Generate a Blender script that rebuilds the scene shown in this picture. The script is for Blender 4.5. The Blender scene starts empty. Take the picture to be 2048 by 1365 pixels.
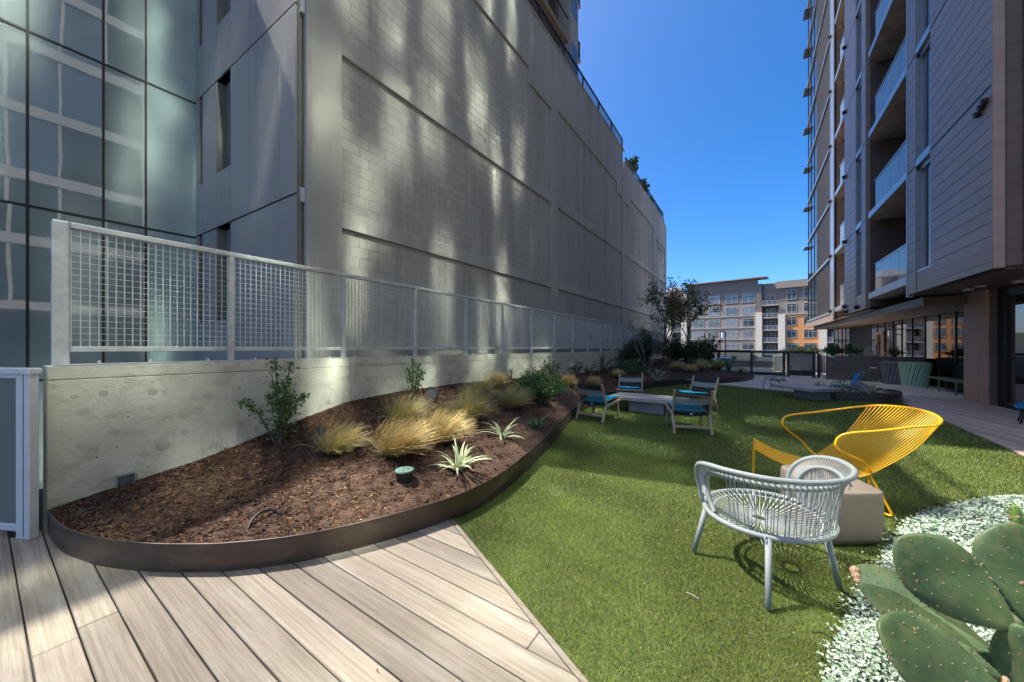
import bpy, math, random
import numpy as np
from mathutils import Vector, Matrix
R = random.Random(7)
NP = np.random.default_rng(7)
rad = math.radians
S = bpy.context.scene
C = S.collection

# ---------------------------------------------------------------- camera, sky, sun, exposure
YAW = math.atan(476 / 715)
cd = bpy.data.cameras.new('camera')
cam = bpy.data.objects.new('camera', cd)
C.objects.link(cam)
cd.sensor_width = 36.0
cd.lens = 36.0 * 715 / 2048
cd.shift_y = 5.5 / 2048
cd.clip_start = 0.05
cd.clip_end = 9000
cam.location = (0, 0, 1.5)
cam.rotation_euler = (rad(90), 0, YAW)
S.camera = cam

SUN = Vector((-0.594, -0.108, 1.0)).normalized()
w = bpy.data.worlds.new('World')
S.world = w
w.use_nodes = True
wn = w.node_tree
for n in list(wn.nodes):
    wn.nodes.remove(n)
sky = wn.nodes.new('ShaderNodeTexSky')
sky.sky_type = 'NISHITA'
sky.sun_disc = False
sky.sun_elevation = math.asin(SUN.z)
sky.sun_rotation = math.atan2(SUN.x, SUN.y)
sky.altitude = 0
sky.air_density = 0.55
sky.dust_density = 1.5
sky.ozone_density = 2.5
bg = wn.nodes.new('ShaderNodeBackground')
bg.inputs['Strength'].default_value = 0.15
wo = wn.nodes.new('ShaderNodeOutputWorld')
hs_ = wn.nodes.new('ShaderNodeHueSaturation')
hs_.inputs['Saturation'].default_value = 1.40
hs_.inputs['Value'].default_value = 0.79
wn.links.new(sky.outputs[0], hs_.inputs['Color'])
wn.links.new(hs_.outputs[0], bg.inputs['Color'])
wn.links.new(bg.outputs[0], wo.inputs['Surface'])

sd = bpy.data.lights.new('sun', 'SUN')
sd.energy = 2.6
sd.angle = rad(0.5)
sd.color = (1.0, 0.95, 0.87)
so = bpy.data.objects.new('sun', sd)
C.objects.link(so)
so.rotation_euler = (-SUN).to_track_quat('-Z', 'Y').to_euler()

S.view_settings.view_transform = 'Standard'
S.view_settings.look = 'None'
S.view_settings.gamma = 1
S.view_settings.use_curve_mapping = False
S.view_settings.exposure = 1.52
S.render.engine = 'CYCLES'
S.cycles.max_bounces = 10
S.cycles.diffuse_bounces = 5
S.cycles.glossy_bounces = 5
S.cycles.transparent_max_bounces = 16
S.cycles.sample_clamp_indirect = 0
S.cycles.blur_glossy = 0.0
S.cycles.use_denoising = True
S.cycles.use_guiding = True
S.cycles.use_surface_guiding = True
S.cycles.surface_guiding_probability = 0.6

# ---------------------------------------------------------------- materials
MATS = {}


def nodes(name):
    m = bpy.data.materials.new(name)
    m.use_nodes = True
    nt = m.node_tree
    b = nt.nodes['Principled BSDF']
    MATS[name] = m
    return m, nt, b


def pm(name, c1, c2=None, scale=6.0, rough=0.6, metal=0.0, bump=0.0, bscale=None, detail=6, stretch=None,
       ior=None, tint=None, rnd=0.0, c3=None, s3=1.0, spec=None, rvar=0.0, contrast=(0.35, 0.65), world=False, st3=None):
    """procedural surface: two colours mixed by noise, an optional third by coarse noise, fine relief, per-object variation"""
    m, nt, b = nodes(name)
    N, L = nt.nodes.new, nt.links.new
    c2 = c2 or tuple(x * 0.8 for x in c1)
    tc = N('ShaderNodeTexCoord')
    src = N('ShaderNodeNewGeometry').outputs['Position'] if world else tc.outputs['Object']
    src0 = src
    if rnd:
        oi = N('ShaderNodeObjectInfo')
        ad = N('ShaderNodeVectorMath')
        ad.operation = 'ADD'
        sc = N('ShaderNodeVectorMath')
        sc.operation = 'SCALE'
        cx = N('ShaderNodeCombineXYZ')
        L(oi.outputs['Random'], cx.inputs[0]); L(oi.outputs['Random'], cx.inputs[1]); L(oi.outputs['Random'], cx.inputs[2])
        L(cx.outputs[0], sc.inputs[0]); sc.inputs['Scale'].default_value = 37.0
        L(src, ad.inputs[0]); L(sc.outputs[0], ad.inputs[1])
        src = ad.outputs[0]
    if stretch:
        mp = N('ShaderNodeMapping')
        mp.inputs['Scale'].default_value = stretch
        L(src, mp.inputs[0])
        src = mp.outputs[0]
    nz = N('ShaderNodeTexNoise')
    nz.inputs['Scale'].default_value = scale
    nz.inputs['Detail'].default_value = detail
    nz.inputs['Roughness'].default_value = 0.62
    L(src, nz.inputs['Vector'])
    rp = N('ShaderNodeValToRGB')
    rp.color_ramp.elements[0].position = contrast[0]
    rp.color_ramp.elements[1].position = contrast[1]
    rp.color_ramp.elements[0].color = (*c2, 1)
    rp.color_ramp.elements[1].color = (*c1, 1)
    L(nz.outputs[0], rp.inputs[0])
    col = rp.outputs[0]
    if c3:
        n3 = N('ShaderNodeTexNoise')
        n3.inputs['Scale'].default_value = s3
        n3.inputs['Detail'].default_value = 8
        n3.inputs['Roughness'].default_value = 0.7
        if st3:
            m3 = N('ShaderNodeMapping')
            m3.inputs['Scale'].default_value = st3
            L(src0, m3.inputs[0])
            L(m3.outputs[0], n3.inputs['Vector'])
        else:
            L(src, n3.inputs['Vector'])
        r3 = N('ShaderNodeValToRGB')
        r3.color_ramp.elements[0].position = 0.5
        r3.color_ramp.elements[1].position = 0.75
        L(n3.outputs[0], r3.inputs[0])
        mx = N('ShaderNodeMix')
        mx.data_type = 'RGBA'
        L(r3.outputs[0], mx.inputs[0])
        L(col, mx.inputs[6])
        mx.inputs[7].default_value = (*c3, 1)
        col = mx.outputs[2]
    if tint:
        at = N('ShaderNodeAttribute')
        at.attribute_name = 'tint'
        mx = N('ShaderNodeMix')
        mx.data_type = 'RGBA'
        mx.blend_type = 'MULTIPLY'
        mx.inputs[0].default_value = 1.0
        L(col, mx.inputs[6])
        L(at.outputs['Color'], mx.inputs[7])
        col = mx.outputs[2]
    if rnd:
        hs = N('ShaderNodeHueSaturation')
        mr = N('ShaderNodeMapRange')
        mr.inputs[3].default_value = 1 - rnd
        mr.inputs[4].default_value = 1 + rnd
        L(oi.outputs['Random'], mr.inputs[0])
        L(mr.outputs[0], hs.inputs['Value'])
        L(col, hs.inputs['Color'])
        col = hs.outputs[0]
    L(col, b.inputs['Base Color'])
    b.inputs['Roughness'].default_value = rough
    if rvar:
        mr = N('ShaderNodeMapRange')
        mr.inputs[3].default_value = rough - rvar
        mr.inputs[4].default_value = rough + rvar
        L(nz.outputs[0], mr.inputs[0])
        L(mr.outputs[0], b.inputs['Roughness'])
    b.inputs['Metallic'].default_value = metal
    if ior:
        b.inputs['IOR'].default_value = ior
    if spec is not None:
        b.inputs['Specular IOR Level'].default_value = spec
    if bump:
        bn = N('ShaderNodeTexNoise')
        bn.inputs['Scale'].default_value = bscale or scale * 4
        bn.inputs['Detail'].default_value = 6
        L(src, bn.inputs['Vector'])
        bp = N('ShaderNodeBump')
        bp.inputs['Strength'].default_value = min(1.0, bump)
        bp.inputs['Distance'].default_value = 0.01
        L(bn.outputs[0], bp.inputs['Height'])
        L(bp.outputs[0], b.inputs['Normal'])
    return m


def glass(name, tintc, clear, rough=0.02, ior=1.6, wave=0.0, wscale=0.6):
    """architectural pane: tinted body seen through it mixed with a mirror-like coat"""
    m, nt, b = nodes(name)
    N, L = nt.nodes.new, nt.links.new
    tr = N('ShaderNodeBsdfTransparent')
    tr.inputs[0].default_value = (*tintc, 1)
    b.inputs['Base Color'].default_value = (*[x * 0.5 for x in tintc], 1)
    b.inputs['Roughness'].default_value = rough
    b.inputs['IOR'].default_value = ior
    fr = N('ShaderNodeFresnel')
    fr.inputs[0].default_value = ior
    sb = N('ShaderNodeMath')
    sb.operation = 'SUBTRACT'
    sb.inputs[0].default_value = clear
    sb.use_clamp = True
    L(fr.outputs[0], sb.inputs[1])
    mx = N('ShaderNodeMixShader')
    L(sb.outputs[0], mx.inputs[0])
    L(b.outputs[0], mx.inputs[1])
    L(tr.outputs[0], mx.inputs[2])
    if wave:
        tc = N('ShaderNodeTexCoord')
        nz = N('ShaderNodeTexNoise')
        nz.inputs['Scale'].default_value = wscale
        nz.inputs['Detail'].default_value = 1
        L(tc.outputs['Object'], nz.inputs['Vector'])
        bp = N('ShaderNodeBump')
        bp.inputs['Strength'].default_value = 1.0
        bp.inputs['Distance'].default_value = wave
        L(nz.outputs[0], bp.inputs['Height'])
        L(bp.outputs[0], b.inputs['Normal'])
    L(mx.outputs[0], nt.nodes['Material Output'].inputs[0])
    return m


def solid_glass(name, col, rough=0.05, ior=1.9, wave=0.0, wscale=0.6, c2=None, cs=0.5):
    """opaque-backed or heavily coated pane"""
    m = pm(name, col, c2 or tuple(x * 0.75 for x in col), scale=cs, rough=rough, ior=ior, detail=2)
    if wave:
        nt = m.node_tree
        b = nt.nodes['Principled BSDF']
        tc = nt.nodes.new('ShaderNodeTexCoord')
        nz = nt.nodes.new('ShaderNodeTexNoise')
        nz.inputs['Scale'].default_value = wscale
        nz.inputs['Detail'].default_value = 1
        nt.links.new(tc.outputs['Object'], nz.inputs['Vector'])
        bp = nt.nodes.new('ShaderNodeBump')
        bp.inputs['Distance'].default_value = wave
        nt.links.new(nz.outputs[0], bp.inputs['Height'])
        nt.links.new(bp.outputs[0], b.inputs['Normal'])
    return m


def mesh_cloth(name, col, clear):
    m = pm(name, col, tuple(x * 0.7 for x in col), scale=60, rough=0.85)
    nt = m.node_tree
    b = nt.nodes['Principled BSDF']
    tr = nt.nodes.new('ShaderNodeBsdfTransparent')
    mx = nt.nodes.new('ShaderNodeMixShader')
    mx.inputs[0].default_value = clear
    nt.links.new(b.outputs[0], mx.inputs[1])
    nt.links.new(tr.outputs[0], mx.inputs[2])
    nt.links.new(mx.outputs[0], nt.nodes['Material Output'].inputs[0])
    return m


pm('deck_wood', (0.315, 0.27, 0.21), (0.17, 0.136, 0.098), scale=3.0, stretch=(0.55, 26, 10), rough=0.75, bump=0.4, bscale=9, rnd=0.22, st3=(.9, 6, 1), contrast=(0.28, 0.68),
   c3=(0.36, 0.325, 0.275), s3=1.4, detail=10)
pm('deck_shade_lift', (0.50, 0.41, 0.33), (0.34, 0.275, 0.22), scale=2.2, stretch=(14, 1.4, 8), rough=0.7, bump=0.3, bscale=9, rnd=0.22)  # same timber as the front deck, colour lightened to lift the shaded side deck
pm('dark_gap', (0.03, 0.028, 0.026), rough=0.9)
pm('turf_base', (0.10, 0.12, 0.035), (0.06, 0.075, 0.022), scale=40, rough=0.95, bump=0.5, bscale=120)
pm('turf_blade', (1.18, 1.20, 0.64), (0.98, 1.04, 0.53), scale=1.2, rough=0.55, tint=True, spec=0.35)
pm('bronze_edge', (0.10, 0.074, 0.058), (0.07, 0.052, 0.042), scale=3, stretch=(1, 1, 4), rough=0.42, metal=0.35, bump=0.06, bscale=30,
   c3=(0.17, 0.13, 0.105), s3=2.2, rvar=0.12)
pm('mulch', (0.11, 0.058, 0.034), (0.035, 0.020, 0.013), scale=30, rough=0.95, bump=1.0, bscale=45)
pm('mulch_chip', (0.95, 0.78, 0.62), (0.68, 0.54, 0.43), scale=40, rough=0.9, tint=True)
m = pm('board_concrete', (0.66, 0.655, 0.555), (0.49, 0.485, 0.405), scale=3.2, stretch=(1, 0.9, 1.25), rough=0.82, bump=0.7, bscale=34,
       c3=(0.33, 0.305, 0.25), s3=5.5, st3=(1, 0.7, 1.0), detail=15, contrast=(0.25, 0.68))
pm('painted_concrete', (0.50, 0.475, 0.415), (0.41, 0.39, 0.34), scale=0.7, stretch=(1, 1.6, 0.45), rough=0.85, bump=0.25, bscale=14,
   c3=(0.30, 0.285, 0.25), s3=1.0, st3=(1, 1.5, .10), detail=10, world=True)  # upright streaks: weathering, also standing in for bars of reflected sunlight
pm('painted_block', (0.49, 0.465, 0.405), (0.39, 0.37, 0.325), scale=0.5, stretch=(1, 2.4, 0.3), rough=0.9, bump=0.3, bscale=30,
   c3=(0.29, 0.275, 0.24), s3=1.0, st3=(1, 1.7, .10), rnd=0.02, detail=10, world=True)  # streaks again part weather stain, part reflected light put into the colour
pm('mortar', (0.40, 0.38, 0.33), rough=0.95, scale=12)
pm('grey_panel', (0.40, 0.37, 0.35), (0.37, 0.34, 0.325), scale=1.0, stretch=(1, 1, 0.4), rough=0.42, metal=0.25, rnd=0.04)
pm('olive_channel', (0.20, 0.20, 0.165), rough=0.6, scale=2)
pm('rubber_joint', (0.025, 0.024, 0.023), rough=0.6)
pm('black_void', (0.012, 0.012, 0.013), rough=0.8)
solid_glass('curtain_glass', (0.27, 0.315, 0.31), rough=0.012, ior=2.0, c2=(0.22, 0.26, 0.26), wave=0.003, wscale=0.8, cs=0.35)
solid_glass('spandrel_glass', (0.36, 0.455, 0.435), rough=0.22, ior=1.6, c2=(0.27, 0.36, 0.35), cs=0.7)
pm('galvanised', (0.68, 0.70, 0.70), (0.50, 0.53, 0.54), scale=9, rough=0.5, metal=0.3, bump=0.06, bscale=40, c3=(0.42, 0.40, 0.36), s3=2)
pm('white_coat', (0.72, 0.76, 0.76), (0.68, 0.72, 0.72), scale=3, rough=0.35)
glass('clear_pane', (0.80, 0.86, 0.85), 0.80, ior=1.45)
glass('milky_pane', (0.78, 0.82, 0.76), 0.62, ior=1.45, rough=0.06)
glass('smoked_pane', (0.62, 0.64, 0.64), 0.55, ior=1.45, rough=0.25)
glass('guard_pane', (0.62, 0.74, 0.75), 0.62, ior=1.75)
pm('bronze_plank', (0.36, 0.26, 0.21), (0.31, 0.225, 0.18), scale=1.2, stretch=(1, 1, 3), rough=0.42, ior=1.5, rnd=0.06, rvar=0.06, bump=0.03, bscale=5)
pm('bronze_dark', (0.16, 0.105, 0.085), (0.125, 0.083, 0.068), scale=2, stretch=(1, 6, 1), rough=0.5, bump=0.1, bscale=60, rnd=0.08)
pm('rusty_steel', (0.58, 0.34, 0.235), (0.40, 0.235, 0.16), scale=2.6, stretch=(8, 8, 0.6), rough=0.55, bump=0.1, bscale=40, c3=(0.50, 0.36, 0.29), s3=1.4)
pm('planter_steel', (0.17, 0.105, 0.074), (0.12, 0.074, 0.052), scale=3, stretch=(1, 1, 1.5), rough=0.5, c3=(0.15, 0.105, 0.085), s3=1.2)
pm('alu_trim', (0.44, 0.43, 0.43), (0.37, 0.365, 0.365), scale=2, rough=0.3, metal=0.5)
pm('slab_concrete', (0.58, 0.49, 0.39), (0.36, 0.30, 0.24), scale=2.2, rough=0.85, bump=0.3, bscale=9, c3=(0.31, 0.28, 0.24), s3=1.5)
pm('siding_metal', (0.17, 0.155, 0.15), (0.14, 0.13, 0.125), scale=2, rough=0.4, metal=0.3)
solid_glass('tower_glass', (0.03, 0.045, 0.06), rough=0.02, ior=2.1)
solid_glass('wing_glass', (0.29, 0.335, 0.31), rough=0.06, ior=1.6, wave=0.007, wscale=0.6)
MATS['wing_glass'].node_tree.nodes['Principled BSDF'].inputs['Metallic'].default_value = 0.9
solid_glass('shop_glass', (0.016, 0.018, 0.02), rough=0.01, ior=1.9)
pm('white_frame', (0.66, 0.66, 0.64), rough=0.5, scale=2)
pm('black_frame', (0.022, 0.019, 0.018), rough=0.4, scale=4)
pm('paver_concrete', (0.62, 0.55, 0.47), (0.51, 0.455, 0.39), scale=2.2, rough=0.85, bump=0.1, bscale=60, rnd=0.05, detail=10)
pm('asphalt', (0.06, 0.06, 0.062), (0.045, 0.045, 0.047), scale=3, rough=0.9, bump=0.3, bscale=60)
pm('hill_scrub', (0.07, 0.09, 0.05), (0.05, 0.065, 0.04), scale=0.02, rough=0.95)
pm('cream_stucco', (0.84, 0.72, 0.55), (0.78, 0.66, 0.50), scale=1.2, rough=0.9, bump=0.1)
pm('orange_brick', (0.85, 0.37, 0.13), (0.74, 0.31, 0.105), scale=8, rough=0.9, bump=0.2)
pm('dark_siding', (0.22, 0.185, 0.155), (0.19, 0.16, 0.135), scale=1, stretch=(1, 1, 14), rough=0.7)
pm('mid_siding', (0.38, 0.305, 0.23), (0.335, 0.27, 0.205), scale=1, stretch=(1, 1, 14), rough=0.75)
pm('pale_trim', (0.56, 0.51, 0.43), rough=0.7, scale=2)
pm('recess_brown', (0.16, 0.12, 0.095), rough=0.85, scale=2)
solid_glass('flat_glass', (0.10, 0.12, 0.14), rough=0.04, ior=1.9, c2=(0.04, 0.055, 0.07), cs=0.8)
solid_glass('blind_glass', (0.26, 0.27, 0.28), rough=0.06, ior=1.8, c2=(0.18, 0.195, 0.21), cs=1.2)
pm('teak', (0.50, 0.37, 0.245), (0.37, 0.27, 0.18), scale=4, stretch=(8, 8, 1.2), rough=0.6, bump=0.1, rnd=0.08)
mesh_cloth('sling_black', (0.028, 0.03, 0.034), 0.22)
mesh_cloth('sling_grey', (0.33, 0.33, 0.32), 0.12)
pm('turquoise_cloth', (0.02, 0.40, 0.56), (0.015, 0.33, 0.48), scale=20, rough=0.85, bump=0.15, bscale=90)
pm('table_cement', (0.45, 0.41, 0.375), (0.36, 0.33, 0.305), scale=3, stretch=(3, 1, 1), rough=0.7, bump=0.1)
pm('green_steel', (0.05, 0.20, 0.15), rough=0.4, scale=5)
pm('blue_plastic', (0.02, 0.27, 0.75), (0.02, 0.23, 0.66), scale=5, rough=0.5)
pm('blue_cord', (0.015, 0.28, 0.50), rough=0.5, scale=9)
pm('black_steel', (0.015, 0.015, 0.016), rough=0.45, scale=9)
pm('bin_green', (0.42, 0.66, 0.43), (0.37, 0.60, 0.38), scale=4, rough=0.55, rnd=0.06)
pm('bin_grey', (0.22, 0.20, 0.20), (0.18, 0.165, 0.165), scale=4, rough=0.55, rnd=0.06)
pm('olive_steel', (0.22, 0.25, 0.12), rough=0.45, scale=6)
pm('yellow_paint', (0.95, 0.50, 0.006), (0.92, 0.47, 0.005), scale=6, rough=0.32)
pm('chair_cord', (0.43, 0.455, 0.44), (0.37, 0.395, 0.38), scale=14, rough=0.5)
pm('chair_tube', (0.33, 0.365, 0.355), (0.28, 0.315, 0.305), scale=60, stretch=(1, 1, 4), rough=0.5, bump=0.35, bscale=110)
pm('cast_stone', (0.24, 0.19, 0.15), (0.19, 0.15, 0.12), scale=2.5, rough=0.75, bump=0.06, bscale=120)
pm('cactus_skin', (0.095, 0.142, 0.056), (0.048, 0.088, 0.042), scale=8, rough=0.45, bump=0.15, bscale=26, c3=(0.16, 0.165, 0.07), s3=13, rnd=0.06, spec=0.4)
pm('cactus_bud', (0.15, 0.27, 0.04), (0.10, 0.20, 0.035), scale=20, rough=0.5)
pm('cactus_scar', (0.42, 0.27, 0.17), (0.30, 0.19, 0.11), scale=30, rough=0.9, bump=0.5)
pm('spine', (0.22, 0.20, 0.12), rough=0.7)
pm('silver_leaf', (0.52, 0.565, 0.49), (0.42, 0.48, 0.395), scale=20, rough=0.75, tint=True)
pm('silver_base', (0.10, 0.125, 0.075), (0.06, 0.08, 0.045), scale=30, rough=0.95, bump=0.6)
pm('leaf', (1, 1, 1), (0.85, 0.85, 0.85), scale=9, rough=0.5, tint=True, spec=0.35)
pm('straw', (1, 1, 1), (0.9, 0.9, 0.9), scale=5, rough=0.6, tint=True)
pm('bark', (0.155, 0.115, 0.085), (0.095, 0.07, 0.052), scale=8, stretch=(1, 1, 0.3), rough=0.9, bump=0.3)
pm('pale_bark', (0.34, 0.29, 0.23), (0.25, 0.21, 0.165), scale=8, rough=0.9)
pm('leaf_cream', (0.66, 0.66, 0.42), (0.58, 0.60, 0.36), scale=6, rough=0.5)
pm('leaf_stripe', (0.13, 0.24, 0.085), (0.09, 0.19, 0.065), scale=8, rough=0.5)
pm('leaf_plain', (0.10, 0.22, 0.075), (0.07, 0.17, 0.055), scale=8, rough=0.5)
pm('black_plastic', (0.018, 0.018, 0.02), (0.03, 0.03, 0.032), scale=12, rough=0.5)
pm('lid_green', (0.16, 0.28, 0.22), (0.12, 0.22, 0.17), scale=30, rough=0.6)
pm('lens_dark', (0.10, 0.085, 0.08), (0.075, 0.065, 0.06), scale=6, rough=0.35)
pm('clear_plastic', (0.30, 0.32, 0.33), (0.24, 0.26, 0.27), scale=6, rough=0.15)
pm('white_plastic', (0.72, 0.71, 0.68), rough=0.5, scale=6)
pm('camera_cream', (0.58, 0.55, 0.47), rough=0.45, scale=6)
pm('car_paint', (0.30, 0.34, 0.38), rough=0.25, metal=0.4, scale=4)
pm('car_blue', (0.05, 0.20, 0.48), rough=0.25, scale=4)
pm('tyre_rubber', (0.02, 0.02, 0.02), rough=0.8, scale=9)
pm('timber_pole', (0.25, 0.16, 0.11), rough=0.9, scale=4)
pm('boulder', (0.28, 0.25, 0.235), (0.18, 0.16, 0.15), scale=5, rough=0.9, bump=0.4)
pm('upper_render', (0.52, 0.49, 0.45), (0.46, 0.44, 0.40), scale=1, rough=0.85)
pm('tan_soffit', (0.42, 0.30, 0.19), rough=0.85, scale=2)
pm('roof_white', (0.78, 0.78, 0.77), rough=0.7, scale=2)
pm('dry_leaf', (0.32, 0.15, 0.06), rough=0.8, scale=20)


# ---------------------------------------------------------------- mesh helpers
def V(*a):
    return Vector(a)


class MB:
    def __init__(self):
        self.v = []
        self.f = []
        self.mi = []
        self.cur = 0

    def face(self, *idx):
        self.f.append(idx)
        self.mi.append(self.cur)

    def add(self, pts):
        n = len(self.v)
        self.v.extend([tuple(p) for p in pts])
        return n

    def quad(self, a, b, c, d):
        n = self.add((a, b, c, d))
        self.face(n, n + 1, n + 2, n + 3)
        return self

    def hexa(self, p):
        """eight corners: four below, four above, both counter-clockwise"""
        n = self.add(p)
        for q in ((3, 2, 1, 0), (4, 5, 6, 7), (0, 1, 5, 4), (1, 2, 6, 5), (2, 3, 7, 6), (3, 0, 4, 7)):
            self.face(*[n + i for i in q])
        return self

    def box(self, x0, y0, z0, x1, y1, z1):
        x0, x1 = sorted((x0, x1)); y0, y1 = sorted((y0, y1)); z0, z1 = sorted((z0, z1))
        return self.hexa([(x0, y0, z0), (x1, y0, z0), (x1, y1, z0), (x0, y1, z0),
                          (x0, y0, z1), (x1, y0, z1), (x1, y1, z1), (x0, y1, z1)])

    def bar(self, a, b, wd, th, up=(0, 0, 1)):
        """rectangular bar between two points"""
        a, b, up = Vector(a), Vector(b), Vector(up)
        d = (b - a).normalized()
        s = d.cross(up)
        if s.length < 1e-5:
            s = d.cross(Vector((1, 0, 0)))
        s.normalize()
        u = s.cross(d).normalized()
        s = s * wd / 2
        u = u * th / 2
        return self.hexa([a - s - u, a + s - u, b + s - u, b - s - u, a - s + u, a + s + u, b + s + u, b - s + u])

    def prism(self, poly, z0, z1):
        n = len(poly)
        a = sum(poly[i][0] * poly[(i + 1) % n][1] - poly[(i + 1) % n][0] * poly[i][1] for i in range(n))
        if a < 0:
            poly = poly[::-1]
        k = self.add([(p[0], p[1], z0) for p in poly] + [(p[0], p[1], z1) for p in poly])
        self.face(*[k + i for i in range(n)][::-1])
        self.face(*[k + n + i for i in range(n)])
        for i in range(n):
            j = (i + 1) % n
            self.face(k + i, k + j, k + n + j, k + n + i)
        return self

    def tube(self, pts, r, n=6, closed=False, cap=True):
        pts = [Vector(p) for p in pts]
        m = len(pts)
        rr = r if isinstance(r, (list, tuple)) else [r] * m
        up = None
        rings = []
        for i, p in enumerate(pts):
            if closed:
                d = pts[(i + 1) % m] - pts[i - 1]
            else:
                d = pts[min(i + 1, m - 1)] - pts[max(i - 1, 0)]
            if d.length < 1e-9:
                d = Vector((0, 0, 1))
            d.normalize()
            if up is None:
                up = d.orthogonal().normalized()
            else:
                up = (up - d * up.dot(d))
                if up.length < 1e-6:
                    up = d.orthogonal()
                up.normalize()
            s = d.cross(up)
            rings.append(self.add([p + (up * math.cos(2 * math.pi * j / n) + s * math.sin(2 * math.pi * j / n)) * rr[i] for j in range(n)]))
        for i in range(m if closed else m - 1):
            a, b = rings[i], rings[(i + 1) % m]
            for j in range(n):
                k = (j + 1) % n
                self.face(a + j, a + k, b + k, b + j)
        if cap and not closed:
            self.face(*[rings[0] + j for j in range(n)][::-1])
            self.face(*[rings[-1] + j for j in range(n)])
        return self

    def lathe(self, prof, c=(0, 0, 0), n=16, ax=None):
        """profile of (radius, height) turned about a vertical axis, or about ax"""
        c = Vector(c)
        q = Vector(ax).to_track_quat('Z', 'Y') if ax is not None else None
        rings = []
        for r, z in prof:
            ps = []
            for j in range(n):
                a = 2 * math.pi * j / n
                p = Vector((r * math.cos(a), r * math.sin(a), z))
                if q:
                    p = q @ p
                ps.append(c + p)
            rings.append(self.add(ps))
        for a, b in zip(rings, rings[1:]):
            for j in range(n):
                k = (j + 1) % n
                self.face(a + j, a + k, b + k, b + j)
        self.face(*[rings[0] + j for j in range(n)][::-1])
        self.face(*[rings[-1] + j for j in range(n)])
        return self

    def build(self, name, mat, parent=None, off=None, smooth=False, kind=None, label=None, cat=None, group=None, bev=0, seg=1):
        me = bpy.data.meshes.new(name)
        v = self.v
        if off is not None:
            v = [(p[0] - off[0], p[1] - off[1], p[2] - off[2]) for p in v]
        me.from_pydata(v, [], self.f)
        mats = mat if isinstance(mat, (list, tuple)) else [mat]
        for mm in mats:
            me.materials.append(MATS[mm])
        if len(mats) > 1:
            me.polygons.foreach_set('material_index', self.mi)
        if smooth:
            me.polygons.foreach_set('use_smooth', [True] * len(me.polygons))
        me.update()
        o = bpy.data.objects.new(name, me)
        C.objects.link(o)
        if parent is not None:
            o.parent = parent
        elif off is not None:
            o.location = off
        props(o, label, cat, group, kind)
        if bev:
            md = o.modifiers.new('edge', 'BEVEL')
            md.width = bev
            md.segments = seg
            md.limit_method = 'ANGLE'
            md.angle_limit = rad(35)
        return o


def props(o, label=None, cat=None, group=None, kind=None):
    if label:
        o['label'] = label
    if cat:
        o['category'] = cat
    if group:
        o['group'] = group
    if kind:
        o['kind'] = kind
    return o


def thing(name, label, cat, loc=(0, 0, 0), rz=0.0, group=None):
    o = bpy.data.objects.new(name, None)
    o.empty_display_size = 0.1
    C.objects.link(o)
    o.location = loc
    o.rotation_euler = (0, 0, rz)
    return props(o, label, cat, group)


def copy_tree(o, parent=None):
    c = o.copy()
    C.objects.link(c)
    if parent is not None:
        c.parent = parent
    for ch in list(o.children):
        copy_tree(ch, c)
    return c


def share(o, name, parent, loc, rot=None):
    """another piece that shares its mesh with o"""
    c = bpy.data.objects.new(name, o.data)
    C.objects.link(c)
    c.parent = parent
    c.location = loc
    if rot:
        c.rotation_euler = rot
    return c


def raw(name, verts, faces, mat, parent=None, tint=None, smooth=False, off=None, **k):
    """large mesh from numpy arrays; faces (n,3) or (n,4); tint is a colour per vertex"""
    verts = np.asarray(verts, dtype=np.float32)
    if off is not None:
        verts = verts - np.asarray(off, dtype=np.float32)
    faces = np.asarray(faces, dtype=np.int32)
    me = bpy.data.meshes.new(name)
    nf, ns = faces.shape
    me.vertices.add(len(verts))
    me.vertices.foreach_set('co', verts.ravel())
    me.loops.add(nf * ns)
    me.loops.foreach_set('vertex_index', faces.ravel())
    me.polygons.add(nf)
    me.polygons.foreach_set('loop_start', np.arange(nf, dtype=np.int32) * ns)
    try:
        me.polygons.foreach_set('loop_total', np.full(nf, ns, dtype=np.int32))
    except Exception:
        pass
    me.materials.append(MATS[mat])
    if smooth:
        me.polygons.foreach_set('use_smooth', np.ones(nf, dtype=bool))
    if tint is not None:
        a = me.attributes.new('tint', 'FLOAT_COLOR', 'POINT')
        t = np.ones((len(verts), 4), dtype=np.float32)
        t[:, :3] = tint
        a.data.foreach_set('color', t.ravel())
    me.update(calc_edges=True)
    o = bpy.data.objects.new(name, me)
    C.objects.link(o)
    if parent is not None:
        o.parent = parent
    elif off is not None:
        o.location = off
    props(o, k.get('label'), k.get('cat'), k.get('group'), k.get('kind'))
    return o


def clip(poly, a, b, c):
    """keep the part of a convex polygon where a*x + b*y <= c"""
    out = []
    n = len(poly)
    for i in range(n):
        p, q = poly[i], poly[(i + 1) % n]
        dp, dq = a * p[0] + b * p[1] - c, a * q[0] + b * q[1] - c
        if dp <= 0:
            out.append(p)
        if (dp < 0 < dq) or (dq < 0 < dp):
            t = dp / (dp - dq)
            out.append((p[0] + t * (q[0] - p[0]), p[1] + t * (q[1] - p[1])))
    return out


def clip_to(poly, conv):
    """clip by a convex counter-clockwise polygon"""
    n = len(conv)
    for i in range(n):
        p, q = conv[i], conv[(i + 1) % n]
        a, b = q[1] - p[1], -(q[0] - p[0])
        poly = clip(poly, a, b, a * p[0] + b * p[1])
        if len(poly) < 3:
            return []
    return poly


def lerp_tab(tab, x, ix=0, iy=1):
    if x <= tab[0][ix]:
        return tab[0][iy]
    for a, b in zip(tab, tab[1:]):
        if x <= b[ix]:
            t = (x - a[ix]) / (b[ix] - a[ix])
            return a[iy] + t * (b[iy] - a[iy])
    return tab[-1][iy]


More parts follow.
